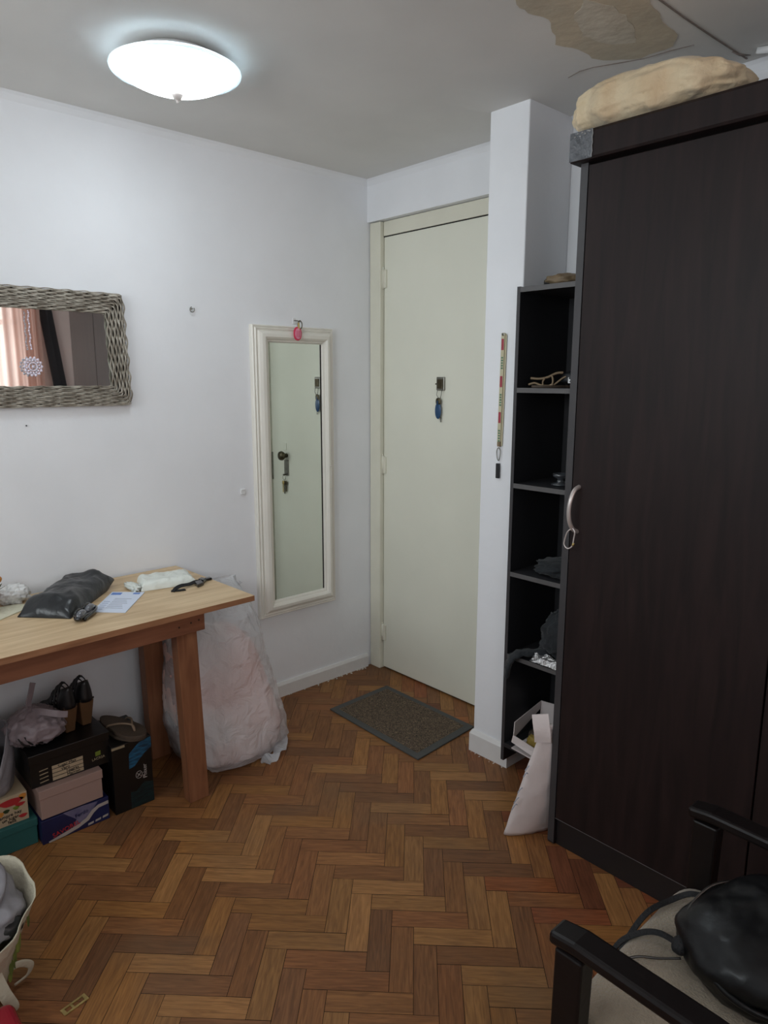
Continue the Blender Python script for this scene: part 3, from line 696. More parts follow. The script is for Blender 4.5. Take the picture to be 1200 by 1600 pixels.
# things on top
pf = lambda d: Vector((d.x, d.y*(1), d.z*(1-.18*d.y*d.y)+.06*math.sin(d.y*6)*.3))
mb = MB()
def pil(d):
    # pinch the ends, puff the middle, crease in gathers
    g_ = .30*math.sin(d.y*19+3*d.x+1.5*math.sin(d.y*7))*(abs(d.x)**2)*(1 if d.x < 0 else .3)
    return Vector((d.x*(1-.12*abs(d.y)**3)+g_*.25, d.y, d.z*(1-.12*abs(d.y)**2-.25*max(0, -d.y)**2)+g_*.35))
mb.blob((-.395, -1.600, 2.149), (.150, .222, .064), 5, .045, 2.6, .66, 120, 60, fn=pil, ridge=.5)
tag(mb.obj('pillow', 'pillow'), 'cream stuffed pillow lying on top of the wardrobe', 'pillow')
tag(box((xf+.03, -1.826, 2.086), (xf+.05, -1.842, 2.100)).obj('small_block', 'wside', bevel=.002), 'tiny dark block on the wardrobe top beside the pillow', 'block')

# ------------------------------------------------------------------ corner shelf unit
su = thing('shelf_unit', 'narrow tall dark open shelf unit between column and wardrobe', 'shelf unit', (-.16, -1.27, .1))
sx = -.300; sy0, sy1 = -1.092, -1.448
lp_ = box((-.01, sy0, .052), (sx+.002, sy0-.013, 1.748)).obj('side_panel', 'shelf', su)
box((sx+.002, sy0, .052), (sx, sy0-.013, 1.748)).obj('edge_band', 'wedge', lp_)
box((-.01, sy1+.014, .052), (sx+.002, sy1, 1.744)).obj('side_panel', 'shelf', su)
box((-.005, sy0, .052), (-.012, sy1, 1.744)).obj('back_panel', 'shelf', su)
SH = {}
for z in (1.746, 1.420, 1.095, .779, .472, .122):
    s_ = box((-.012, sy0-.013, z-.016), (sx+.002, sy1+.014, z)).obj('shelf', 'shelf', su)
    if z > .2: box((sx+.002, sy0-.013, z-.016), (sx, sy1+.014, z)).obj('edge_band', 'shelfedge', s_)
# items on the shelves
mb = MB(); mb.blob((-.17, -1.195, 1.768), (.07, .062, .022), 4, .2, 2.5, .9, 40, 20); hat = mb.obj('felt_hat', 'tan')
tag(hat, 'crumpled brownish hat lying on top of the shelf unit', 'hat')
mb = MB(); mb.blob((-.21, -1.155, 1.762), (.018, .018, .016), 7, .15, 2.5, .9, 24, 14); tag(mb.obj('dark_pouch', 'blackthing'), 'small dark lump beside the hat on top of the shelf unit', 'pouch')
sn = thing('strappy_sandal', 'tan strappy sandal on the second shelf of the shelf unit', 'sandal', (-.2, -1.18, 1.42))
mb = MB(); n = 20
def sole(cx, cy, z, L_, W_, th, ang, m, parent, name='sole', toe=.25):
    mb = MB(); pr = []
    for i in range(36):
        a = 2*PI*i/36; u = math.cos(a); v = math.sin(a)
        wd_ = (.5+.12*u)*(1-.18*math.exp(-((u+.1)/.25)**2)); pr.append((u*L_/2, v*W_*wd_))
    f = lambda zz: (lambda q: (cx+q[0]*math.cos(ang)-q[1]*math.sin(ang), cy+q[0]*math.sin(ang)+q[1]*math.cos(ang), zz))
    mb.prism(pr, f(z), f(z+th)); return mb.obj(name, m, parent, bevel=.002)
sole(-.19, -1.205, 1.421, .21, .08, .008, R(150), 'brownshoe', sn)
mb = MB()
mb.tube(spline([(-.275, -1.135, 1.431), (-.27, -1.155, 1.436), (-.262, -1.175, 1.429), (-.255, -1.200, 1.427), (-.25, -1.215, 1.435)]), .0038, 7)
mb.tube(spline([(-.265, -1.135, 1.452), (-.255, -1.165, 1.450), (-.245, -1.188, 1.455), (-.235, -1.215, 1.468), (-.225, -1.235, 1.470)]), .0042, 7)
mb.tube(spline([(-.262, -1.190, 1.452), (-.262, -1.182, 1.440), (-.26, -1.186, 1.426), (-.25, -1.205, 1.424), (-.24, -1.225, 1.440), (-.23, -1.245, 1.456), (-.225, -1.268, 1.458)]), .0032, 7)
mb.tube(spline([(-.25, -1.208, 1.462), (-.25, -1.213, 1.445), (-.252, -1.212, 1.428)]), .0036, 7)
mb.obj('straps', 'tan', sn)
mb = MB(); mb.blob((-.14, -1.285, 1.452), (.10, .085, .030), 9, .12, 2.5, .85, 40, 20)
tag(mb.obj('black_pouch', 'blackpoly'), 'dark pouch behind the strappy sandal in the shelf unit', 'pouch')
t_ = box((-.235, -1.262, 1.436), (-.238, -1.276, 1.455)); tag(t_.obj('white_tag', 'plastic', bevel=.001), 'little white tag beside the strappy sandal', 'tag')
jr = thing('glass_candle_holder', 'dark glass dish on the third shelf of the shelf unit', 'glass dish', (-.2, -1.25, 1.095))
MB().lathe([(.028, 0), (.032, .002), (.032, .006), (.014, .010), (.012, .022), (.026, .030), (.028, .040), (.025, .040), (.022, .031), (.0001, .027)], (-.225, -1.245, 1.096), 28).obj('bowl', 'silverglass', jr)
jb = thing('stacked_jars', 'stack of small dark glass jars on the third shelf against the side', 'jars', (-.2, -1.3, 1.095))
MB().lathe([(.022, 0), (.024, .002), (.024, .028), (.018, .032), (.018, .036), (.024, .038), (.024, .060), (.02, .066), (.0001, .066)], (-.215, -1.292, 1.096), 24).obj('jar', 'silverglass', jb)
MB().lathe([(.0245, .006), (.0252, .008), (.0252, .020), (.0245, .022)], (-.215, -1.292, 1.096), 24).obj('jar_band', 'steel', jb)
mb = MB(); mb.blob((-.18, -1.255, .803), (.10, .095, .026), 12, .18, 2.3, .8, 56, 24, fn=lambda d: Vector((d.x, d.y, max(d.z, -.9))), ridge=.5)
tag(mb.obj('folded_cloth', 'darkcloth'), 'dark folded cloth on the fourth shelf of the shelf unit', 'cloth')
# jacket stuffed on the fifth shelf, sleeve spilling over the front edge
jk = thing('dark_jacket', 'dark charcoal jacket bundled on the fifth shelf, sleeve hanging out', 'jacket', (-.2, -1.27, .47))
mb = MB()
def jfold(d):
    k = .12*math.sin(d.y*9+d.x*4)*max(0, d.z+.3)
    return Vector((d.x+k*.6, d.y*(1-.25*d.z), d.z+k*.2))
mb.blob((-.17, -1.295, .570), (.10, .105, .098), 15, .12, 2.6, .8, 72, 40, fn=jfold, ridge=.8); mb.obj('jacket_body', 'darkcloth', jk)
mb = MB(); P = spline([(-.19, -1.26, .50), (-.26, -1.20, .495), (-.305, -1.155, .488), (-.322, -1.132, .455), (-.318, -1.120, .405)], 6)
mb.tube(P, [.024+.010*i/len(P)+.005*math.sin(i*1.7) if i < len(P)-2 else .030 for i in range(len(P))], 16, flat=.35); mb.obj('sleeve', 'darkcloth', jk)
mb = MB()
nx, ny = 24, 16; vs = []
for i in range(nx+1):
    for j in range(ny+1):
        u, v = i/nx, j/ny; q = Vector((u*6, v*5, 2)); h = .012+.018*(noise.noise(q)+.4)+.010*abs(noise.noise(q*2.6))
        vs.append((-.305+.10*v+.004*noise.noise(q*2), -1.205-.225*u, .473+max(.001, h*math.sin(PI*min(1, v*1.2+.08)))))
mb.add(vs, [(i*(ny+1)+j, i*(ny+1)+j+1, (i+1)*(ny+1)+j+1, (i+1)*(ny+1)+j) for i in range(nx) for j in range(ny)], 0, False)
tag(mb.obj('plastic_wrapper', 'foil', solid=.0008), 'crinkled shiny clear wrapper in front of the dark jacket', 'wrapper')
# open white carton on the bottom shelf
ct = thing('open_carton', 'torn white paper bag of packets on the bottom shelf', 'paper bag', (-.2, -1.27, .122))
mb = MB(); a, b2, c_, d_ = (-.30, -1.175), (-.31, -1.32), (-.12, -1.36), (-.11, -1.16)
def wallq(p, q, z0, z1, z2, m_='whitepaper'):
    return MB().add([(p[0], p[1], z0), (q[0], q[1], z0), (q[0]*1.0, q[1], z2), (p[0], p[1], z1)], [(0, 1, 2, 3)])
mb.add([(-.315, -1.150, .150), (-.335, -1.345, .128), (-.325, -1.350, .158), (-.312, -1.155, .178)], [(0, 1, 2, 3)])
mb.add([(-.312, -1.155, .165), (-.13, -1.14, .215), (-.13, -1.145, .250), (-.30, -1.150, .222)], [(0, 1, 2, 3)])
mb.add([(-.13, -1.14, .13), (-.13, -1.36, .13), (-.13, -1.37, .27), (-.13, -1.145, .25)], [(0, 1, 2, 3)])
mb.add([(-.315, -1.15, .126), (-.335, -1.345, .126), (-.13, -1.36, .124), (-.13, -1.14, .124)], [(0, 1, 2, 3)])
mb.obj('bag_paper', 'whitepaper', ct, solid=.003)
mb = MB(); mb.blob((-.215, -1.225, .165), (.055, .045, .032), 3, .15, 2.5, .6, 32, 18); mb.obj('packet', 'browncard', ct)
mb = MB(); mb.blob((-.268, -1.222, .158), (.022, .030, .026), 6, .15, 2.5, .6, 28, 16); mb.obj('packet', 'yellow', ct)
mb = MB(); mb.blob((-.17, -1.30, .175), (.06, .05, .045), 8, .15, 2.5, .7, 32, 18); mb.obj('packet', 'browncard', ct)
mb = MB(); mb.tube(spline([(-.27, -1.295, .225), (-.26, -1.31, .255), (-.25, -1.335, .262), (-.25, -1.355, .240), (-.27, -1.345, .215), (-.28, -1.315, .205)]), .011, 8, flat=.4); mb.obj('paper_handle', 'whitepaper', ct)

# white flat bag leaning between shelf unit and wardrobe side
wb = thing('white_shopping_bag', 'flat white shopping bag leaning against the wardrobe corner', 'shopping bag', (-.53, -1.38, 0))
def lean(u, v):     # u across, v up
    bx, by = -.590, -1.335; ex, ey = -.430, -1.420
    x = bx+(ex-bx)*u; y = by+(ey-by)*u
    lx_, ly_ = .045, -.088    # leans back towards the shelf
    return Vector((x+lx_*v, y+ly_*v, .003+.395*v))
rs = []
for i in range(29):
    v = i/28; th = .034*math.sin(PI*min(1, .12+v*.8))**.7*(1-.55*v)+.004; ring = []
    for j in range(28):
        a = 2*PI*j/28; u = .5+.5*math.cos(a); wdt = 1-.10*v
        p = lean(.5+(u-.5)*wdt, v); nrm = Vector((-.45, -.85, .0)).normalized()
        q = Vector((u*3, v*6, a)); p = p+nrm*(math.sin(a)*th+.004*noise.noise(q)+.002*noise.noise(q*3))
        ring.append(tuple(p))
    rs.append(ring)
bodyb = MB().rings(rs).obj('bag_body', 'whitepaper', wb)
mb = MB(); P = [(-.535, -1.430, .345), (-.540, -1.430, .375), (-.540, -1.424, .405), (-.536, -1.416, .432)]
mb.ribbon(spline(P), .05, .008, (.35, -.5, 0)); mb.obj('folded_top', 'whitepaper', wb)
for v, u0, u1 in ((.62, .02, .18), (.56, .03, .25), (.42, .02, .22), (.33, .0, .2), (.27, .0, .24)):
    P = [lean(.05+u*.3, v+.05*math.sin(u*9))+Vector((-.028, -.006, 0)) for u in [u0+(u1-u0)*k/8 for k in range(9)]]
    MB().tube(P, .0018, 5).obj('faded_print', 'bagprint', bodyb)

# ------------------------------------------------------------------ lanyard on the column
ln = thing('lanyard', 'cream printed lanyard with a clip hanging on the white column', 'lanyard', (-.255, -1.006, 1.6))
MB().tube([(-.247, -1.008, 1.598), (-.262, -1.008, 1.598), (-.266, -1.008, 1.604)], .0025, 8).obj('hook_pin', 'steel', ln)
def ly_(z): return -1.0085+.005*(1.605-z)/.4
rb_ = MB()
rb_.ribbon([(-.2585, ly_(z)+.001, z) for z in [1.600-.0385*i for i in range(11)]], .014, .0012, (0, 1, 0))
rb_.ribbon([(-.2545, ly_(z)-.006, z) for z in [1.600-.0385*i for i in range(11)]], .012, .0012, (0, 1, 0))
rb_.ribbon(arc((-.2585, -1.0105, 1.598), .0075, 0, PI, 8, 'yz'), .008, .0012, (1, 0, 0))
rib = rb_.obj('ribbon', 'lany', ln)
for z in (1.567, 1.440, 1.315): box((-.2592, ly_(z)+.006, z-.019), (-.2599, ly_(z)-.004, z+.019)).obj('red_print', 'lanyred', rib)
for z in (1.503, 1.376, 1.250):
    mb = MB()
    for k in range(5): mb.box((-.2592, ly_(z)+.0045, z-.02+k*.009), (-.2599, ly_(z)-.0035, z-.0145+k*.009))
    mb.obj('green_print', 'lanygrn', rib)
for z in (1.222, ): box((-.253, -1.010, z-.01), (-.261, -.998, z+.008)).obj('stitched_end', 'tan', ln, bevel=.001)
MB().tube(spline([(-.258, -1.004, 1.208), (-.258, -1.011, 1.196), (-.258, -1.009, 1.172), (-.258, -1.004, 1.162), (-.258, -.998, 1.170), (-.258, -.995, 1.194), (-.258, -1.000, 1.207), (-.258, -1.004, 1.208)])[:-1], .0016, 7, closed=True).obj('snap_clip', 'steel', ln)
o = box((-.253, -1.009, 1.098), (-.262, -.995, 1.152)); ot = o.obj('black_fob', 'blackthing', ln, bevel=.002)

# ------------------------------------------------------------------ table
TZ = .715
tb = thing('side_table', 'light oak console table with reddish plank legs against the wall', 'table', (-1.65, -.29, 0))
th_ = R(1.9)
def TR(x, y, z): # table local frame: origin back right corner
    return (-1.030+x*math.cos(th_)-y*math.sin(th_), -.012+x*math.sin(th_)+y*math.cos(th_), z)
def thexa(x0, x1, y0, y1, z0, z1):
    return MB().hexa([TR(x0, y0, z0), TR(x1, y0, z0), TR(x1, y1, z0), TR(x0, y1, z0), TR(x0, y0, z1), TR(x1, y0, z1), TR(x1, y1, z1), TR(x0, y1, z1)])
tt = thexa(-1.25, 0, -.548, 0, TZ-.019, TZ).obj('tabletop', 'oak', tb)
e = MB(); a = thexa(-1.2502, .0004, -.5486, -.5479, TZ-.019, TZ-.0006); b_ = thexa(-.0002, .0006, -.5486, 0, TZ-.019, TZ-.0006)
a.add(b_.v, b_.f).obj('edge_band', 'oakedge', tt)
ra = thexa(-1.19, -.172, -.508, -.488, TZ-.089, TZ-.0192).obj('rail', 'pineh', tb, bevel=.001)
thexa(-1.19, -.172, -.09, -.07, TZ-.089, TZ-.0192).obj('rail', 'pineh', tb, bevel=.001)
thexa(-.205, -.185, -.4878, -.0902, TZ-.089, TZ-.0192).obj('rail', 'pine', tb, bevel=.001)
for (x, z) in ((-.193, .664), (-.222, .660), (-.265, .655)):
    mb = MB(); p = TR(x, -.5086, z); mb.tube([p, (p[0], p[1]+.003, p[2])], .0032, 10); mb.obj('screw', 'screw', tb)
def leg(xt, yt, xb, yb, wx, wy):
    mb = MB(); zt = TZ-.0895 if yt < -.3 else TZ-.0895
    P = []
    for (x, y, z) in ((xb, yb, 0.0005), (xt, yt, zt)):
        P += [(x, y-wy, z), (x+wx, y-wy, z), (x+wx, y, z), (x, y, z)]
    mb.hexa(P); return mb.obj('leg', 'pine', tb, bevel=.0015)
leg(-1.278, -.462, -1.256, -.452, .072, .045)
leg(-1.236, -.080, -1.228, -.088, .075, .052)
leg(-2.16, -.490, -2.18, -.490, .072, .045)
leg(-2.16, -.120, -2.17, -.122, .075, .052)

# --- on the table
def pz_(p): return p
# black mailer
bp_ = thing('black_mailer_bag', 'black plastic mailer bag lying on the oak table', 'plastic mailer', (-1.49, -.2, TZ))
a0 = Vector((-1.683, -.262, TZ)); a1 = Vector((-1.566, -.388, TZ)); b0 = Vector((-1.462, -.040, TZ)); b1 = Vector((-1.322, -.125, TZ))
nu, nv = 40, 22; top = []; bot = []
for i in range(nu+1):
    u = i/nu
    for j in range(nv+1):
        v = j/nv; p = a0.lerp(a1, v).lerp(b0.lerp(b1, v), u)
        hh = .060*(math.sin(PI*v)**.28)*(min(1, u*6)**.5)*(1-.05*u)*(1 if u < .92 else 1-(u-.92)*8)
        lift = .020*max(0, u-.80)/.20
        q = Vector((u*5, v*4, 1.3)); hh += .009*noise.noise(q*1.2)+.006*abs(noise.noise(q*2.6))
        top.append((p.x, p.y, TZ+.002+max(0.0015, hh)+lift)); bot.append((p.x, p.y, TZ+.001+lift))
mb = MB(); n1 = (nu+1)*(nv+1)
fs = [(i*(nv+1)+j, i*(nv+1)+j+1, (i+1)*(nv+1)+j+1, (i+1)*(nv+1)+j) for i in range(nu) for j in range(nv)]
mb.add(top, fs, 0, True); mb.add(bot, fs, 0, True)
bound = [i*(nv+1) for i in range(nu+1)]+[nu*(nv+1)+j for j in range(1, nv+1)]+[i*(nv+1)+nv for i in range(nu-1, -1, -1)]+[j for j in range(nv-1, 0, -1)]
vs = [top[i] for i in bound]+[bot[i] for i in bound]; nb = len(bound)
mb.add(vs, [(i, (i+1) % nb, nb+(i+1) % nb, nb+i) for i in range(nb)], 0, False)
mb.obj('mailer', 'blackpoly', bp_)
# letter
lt = thing('letter', 'white printed letter with blue headings lying on the table', 'letter', (-1.38, -.32, TZ))
LC = [(-1.495, -.366), (-1.417, -.446), (-1.277, -.276), (-1.360, -.199)]
def LQ(u, v): a = Vector((*LC[0], 0)).lerp(Vector((*LC[3], 0)), v); b = Vector((*LC[1], 0)).lerp(Vector((*LC[2], 0)), v); p = a.lerp(b, u); return (p.x, p.y)
def quad(u0, u1, v0, v1, z0, z1):
    c = [LQ(u0, v0), LQ(u1, v0), LQ(u1, v1), LQ(u0, v1)]
    return MB().hexa([(x, y, z0) for x, y in c]+[(x, y, z1) for x, y in c])
lo = quad(0, 1, 0, 1, TZ+.0006, TZ+.0022).obj('sheet', 'paper', lt)
quad(.05, .35, .84, .95, TZ+.0022, TZ+.0027).obj('blue_heading', 'print', lo)
quad(.70, .90, .88, .95, TZ+.0022, TZ+.0027).obj('blue_stamp', 'print', lo)
mb = MB()
for k in range(7): q = quad(.30, .80-.05*(k % 3), .18+k*.075, .20+k*.075, TZ+.0022, TZ+.0026); mb.add(q.v, q.f)
mb.obj('text_lines', 'printdark', lo)
mb = MB()
for k in range(5): q = quad(.06, .24, .12+k*.09, .145+k*.09, TZ+.0022, TZ+.0026); mb.add(q.v, q.f)
mb.obj('side_lines', 'printgrey', lo)
# folded sunglasses
sg_ = thing('sunglasses', 'small folded glossy dark sunglasses on the table by the letter', 'sunglasses', (-1.53, -.40, TZ))
ax = Vector((.70, .715, 0)).normalized(); ay = Vector((-ax.y, ax.x, 0)); cc = Vector((-1.523, -.398, TZ+.013))
for k, (s_, m_) in enumerate(((-.030, 'greygloss'), (.030, 'greygloss'))):
    c = cc+ax*s_; mb = MB(); rs = []
    for x, r in ((-.010, .55), (-.006, .9), (.0, 1.), (.005, .93), (.009, .7)):
        rs.append([tuple(c+ay*x*-1.2+ax*(.026*r*math.cos(t))+Vector((0, 0, .016*r*math.sin(t)+.004))) for t in [2*PI*i/24 for i in range(24)]])
    mb.rings(rs); mb.obj('lens', m_, sg_)
    mb = MB(); mb.tube([tuple(c+ay*.009+ax*(.027*math.cos(t))+Vector((0, 0, .0165*math.sin(t)+.004))) for t in [2*PI*i/24 for i in range(24)]], .0026, 7, closed=True); mb.obj('rim', 'blackgloss', sg_)
MB().tube([tuple(cc+ax*-.008+ay*.009+Vector((0, 0, .012))), tuple(cc+ay*.011+Vector((0, 0, .014))), tuple(cc+ax*.008+ay*.009+Vector((0, 0, .012)))], .0028, 7).obj('bridge', 'blackgloss', sg_)
for s_ in (-1, 1):
    mb = MB(); P = [cc+ax*(s_*.058)+ay*.006, cc+ax*(s_*.060)+ay*-.008, cc+ax*(s_*.02)+ay*(-.016-.004*s_), cc-ax*(s_*.045)+ay*(-.014-.003*s_)+Vector((0, 0, -.006))]
    mb.tube(spline([tuple(p) for p in P]), .0042, 8, flat=1.3); mb.obj('temple_arm', 'blackgloss', sg_)
# white wrapped package
pk = thing('white_parcel', 'flat folded white plastic wrapped packet on the table end', 'packet', (-1.17, -.2, TZ))
q0, q1, q2, q3 = Vector((-1.283, -.262, TZ)), Vector((-1.093, -.300, TZ)), Vector((-1.052, -.158, TZ)), Vector((-1.238, -.125, TZ))
top = []; bot = []; nu, nv = 44, 26
for i in range(nu+1):
    u = i/nu
    for j in range(nv+1):
        v = j/nv; p = q0.lerp(q1, u).lerp(q3.lerp(q2, u), v); q = Vector((u*7, v*4, 5.))
        e_ = (min(1, u*12, (1-u)*9, v*7, (1-v)*7))**.5; hh = .030*e_*(1-.12*v)+.004*noise.noise(q)+.0025*abs(noise.noise(q*2.5))
        p = p+Vector((.006*noise.noise(Vector((v*6, 2, u*3))), .004*noise.noise(Vector((u*6, 3, 1))), 0))
        top.append((p.x, p.y, TZ+.001+max(.0015, hh))); bot.append((p.x, p.y, TZ+.0008))
fs = [(i*(nv+1)+j, i*(nv+1)+j+1, (i+1)*(nv+1)+j+1, (i+1)*(nv+1)+j) for i in range(nu) for j in range(nv)]
mb = MB(); mb.add(top, fs, 0, True); mb.add(bot, fs, 0, True)
bound = [i*(nv+1) for i in range(nu+1)]+[nu*(nv+1)+j for j in range(1, nv+1)]+[i*(nv+1)+nv for i in range(nu-1, -1, -1)]+[j for j in range(nv-1, 0, -1)]
nb = len(bound); mb.add([top[i] for i in bound]+[bot[i] for i in bound], [(i, (i+1) % nb, nb+(i+1) % nb, nb+i) for i in range(nb)])
mb.obj('wrapped_body', 'whitepoly', pk)
mb = MB(); mb.blob((-1.292, -.215, TZ+.012), (.020, .045, .011), 3, .35, 3, .8, 32, 16, ridge=.6); mb.obj('gathered_end', 'whitepoly', pk)
# black strap with buckle
st = thing('buckle_strap', 'black webbing strap with a side release buckle beside the white packet', 'strap', (-1.11, -.31, TZ))
P = spline([(-1.202, -.337, TZ+.002), (-1.190, -.335, TZ+.010), (-1.165, -.325, TZ+.013), (-1.13, -.318, TZ+.010), (-1.105, -.312, TZ+.012), (-1.085, -.305, TZ+.010)])
MB().ribbon(P, .014, .003, (.2, 1, .5)).obj('webbing', 'strapblk', st)
MB().ribbon([(-1.205, -.330, TZ+.003), (-1.178, -.345, TZ+.004), (-1.160, -.346, TZ+.003)], .014, .003, (.5, 1, 0)).obj('webbing_tail', 'strapblk', st)
mb = MB(); mb.hexa([(-1.115, -.352, TZ+.001), (-1.080, -.335, TZ+.001), (-1.075, -.300, TZ+.001), (-1.105, -.305, TZ+.001), (-1.113, -.350, TZ+.012), (-1.080, -.333, TZ+.012), (-1.076, -.303, TZ+.014), (-1.104, -.307, TZ+.014)]); mb.obj('buckle_half', 'blackgloss', st, bevel=.002)
mb = MB(); mb.hexa([(-1.073, -.318, TZ+.001), (-1.050, -.300, TZ+.001), (-1.058, -.275, TZ+.001), (-1.080, -.290, TZ+.001), (-1.073, -.316, TZ+.015), (-1.052, -.299, TZ+.015), (-1.060, -.277, TZ+.015), (-1.080, -.291, TZ+.015)]); mb.obj('buckle_half', 'blackgloss', st, bevel=.002)
box((-1.050, -.296, TZ+.001), (-1.026, -.276, TZ+.010)).obj('strap_slider', 'blackgloss', st, bevel=.002)
# runner, tissue and little plant at the left end
mb = MB(); RC = [(-2.02, -.165), (-2.02, -.34), (-1.74, -.262), (-1.655, -.205), (-1.622, -.145), (-1.66, -.120)]
mb.prism(RC, lambda p: (*p, TZ+.0005), lambda p: (*p, TZ+.003)); tag(mb.obj('table_runner', 'runner'), 'ivory cloth runner lying on the left of the table', 'table runner')
mb = MB(); mb.blob((-1.650, -.095, TZ+.030), (.050, .035, .029), 21, .25, 2.6, .85, 56, 30, ridge=1.); tag(mb.obj('crumpled_tissue', 'tissue'), 'crumpled white tissue ball on the table by the wall', 'tissue')
pt = thing('flower_pot', 'small pot with dark green leaves and orange bloom on the table edge', 'potted plant', (-1.76, -.14, TZ))
MB().lathe([(.032, .001), (.042, .006), (.050, .045), (.053, .048), (.053, .056), (.046, .056), (.0001, .05)], (-1.755, -.155, TZ+.003), 30).obj('pot', 'terra', pt)
mb = MB()
for i in range(16):
    a = i*2.4; r = .015+.03*(i % 3)/2; c = Vector((-1.755+r*math.cos(a), -.150+r*math.sin(a), TZ+.062+.008*(i % 4)))
    d = Vector((math.cos(a), math.sin(a), .6)).normalized(); s_ = d.cross(Vector((0, 0, 1))).normalized(); t = c+d*.035
    mb.add([tuple(c), tuple(c+d*.016+s_*.010), tuple(t), tuple(c+d*.016-s_*.010)], [(0, 1, 2, 3)])
mb.obj('leaves', 'greenleaf', pt, solid=.001)
mb = MB(); mb.blob((-1.692, -.09, TZ+.088), (.016, .014, .014), 2, .15, 3, 1, 24, 14); mb.tube([(-1.74, -.13, TZ+.05), (-1.71, -.10, TZ+.07), (-1.695, -.092, TZ+.08)], .002, 6); mb.obj('orange_bloom', 'orange', pt)

# ------------------------------------------------------------------ quilt in a clear bag
def qring(cx, cy, z, hx, hy, seed, amp, e=.8, n=120):
    out = []
    for j in range(n):
        a = 2*PI*j/n; c, s = math.cos(a), math.sin(a)
        x = math.copysign(abs(c)**e, c); y = math.copysign(abs(s)**e, s)
        q = Vector((c*2.2, s*2.2, z*5+seed)); q2 = Vector((c*7, s*7, z*9+seed))
        q3 = Vector((a*3+z*9, z*3-a, seed)); k = 1+amp*noise.fractal(q, 1., 2., 3)+amp*.5*(abs(noise.noise(q2))*-2+.6)+amp*.45*(abs(noise.noise(q3*1.3))*-2+.6)
        out.append((min(cx+x*hx*k, 10), min(cy+y*hy*k, -.016), z))
    return out
def sack(prof, seed, amp, e=.8):
    return [qring(cx, cy, z, hx, hy, seed, amp, e) for (z, cx, cy, hx, hy) in prof]
prof = [(.004, -.965, -.235, .135, .13), (.02, -.965, -.235, .175, .17), (.06, -.967, -.235, .198, .19), (.12, -.970, -.232, .205, .195), (.20, -.975, -.225, .200, .19), (.30, -.985, -.215, .190, .175), (.40, -.995, -.205, .175, .16), (.48, -1.005, -.200, .160, .145), (.53, -1.01, -.195, .13, .12), (.555, -1.01, -.195, .06, .06)]
def dens(pr, k=5):
    out = []
    for i in range(len(pr)-1):
        for j in range(k): out.append(tuple(a+(b-a)*j/k for a, b in zip(pr[i], pr[i+1])))
    out.append(pr[-1]); return out
prof = [(z*.90, *r) for z, *r in prof]
q_ = MB().rings(sack(dens(prof, 9), 3, .07)); tag(q_.obj('quilt', 'quilt'), 'rolled pale pink quilt standing inside the clear plastic bag', 'quilt')
prof2 = [(.002, -.955, -.24, .15, .14), (.012, -.955, -.24, .195, .185), (.05, -.957, -.238, .214, .205), (.12, -.962, -.234, .216, .206), (.20, -.968, -.228, .211, .201), (.30, -.978, -.218, .201, .188), (.40, -.982, -.207, .187, .174), (.48, -.982, -.200, .178, .165), (.56, -.985, -.19, .162, .15), (.62, -.985, -.18, .140, .115), (.655, -.985, -.16, .13, .05), (.672, -.98, -.15, .135, .015)]
zb_ = MB().rings(sack(dens(prof2, 9), 9, .060), capt=False)
bg = thing('clear_plastic_bag', 'tall clear plastic storage bag standing between table and wall', 'plastic bag', (-.96, -.24, 0)); zb_.obj('bag_film', 'film', bg)
mb = MB(); P = spline([(-.80, -.35, .07), (-.775, -.30, .035), (-.785, -.36, .03), (-.83, -.42, .02), (-.88, -.445, .012), (-.93, -.45, .01)])
mb.ribbon(P, .05, .002, lambda t: (.5, -.5, .5*math.sin(t*20))); mb.obj('bag_hem', 'film', bg)
mb = MB(); mb.ribbon(spline([(-.90, -.12, .62), (-.83, -.07, .615), (-.78, -.04, .60), (-.755, -.03, .585)]), .03, .0015, lambda t: (.6, -.2, .6*math.sin(t*9))); mb.obj('bag_corner', 'film', bg)

# ------------------------------------------------------------------ boxes under the table
def lidbox(name, label, x0, x1, y0, y1, z0, z1, m, lid=.028, lm=None, cat='shoebox', grow=.003):
    t = thing(name, label, cat, ((x0+x1)/2, (y0+y1)/2, z0))
    box((x0, y0, z0+.0005), (x1, y1, z1-.003)).obj('box_body', m, t, bevel=.0015)
    if lid: box((x0-grow, y0-grow, z1-lid), (x1+grow, y1+grow, z1)).obj('lid', lm or m, t, bevel=.002)
    return t
nv_ = lidbox('navy_shoebox', 'navy blue printed shoebox at the bottom of the stack, white one on it', -1.706, -1.494, -.39, -.10, 0, .084, 'boxnavy', lid=0)
# printed front
def fp(name, pts, m, parent, y=-.3912, t=.0007):   # polygon of (x,z) on a front face
    mb = MB(); mb.prism(pts, lambda q: (q[0], y+t, q[1]), lambda q: (q[0], y, q[1])); return mb.obj(name, m, parent)
fp('photo_print', [(-1.640, .083), (-1.575, .083), (-1.53, .078), (-1.555, .045), (-1.58, .022), (-1.615, .015), (-1.60, .045)], 'boxgrad', nv_, -.3908)
sw_ = [(-1.688, .006), (-1.640, .016), (-1.60, .024), (-1.570, .036), (-1.550, .056), (-1.530, .066), (-1.496, .068), (-1.496, .057), (-1.528, .055), (-1.545, .044), (-1.562, .025), (-1.596, .012), (-1.638, .004), (-1.688, -.001+.002)]
fp('white_swoosh', sw_, 'stripe', nv_, -.3914)
for k in range(3): fp('white_badge', [(-1.566+k*.024, .006+k*.003), (-1.548+k*.024, .008+k*.003), (-1.547+k*.024, .015+k*.003), (-1.565+k*.024, .013+k*.003)], 'stripe', nv_, -.3914)
text('brand_lettering', 'SAVOREL', .021, (-1.633, -.3918, .026), (R(90), 0, 0), 'redprint', nv_).rotation_euler = (R(90), R(-9), 0)
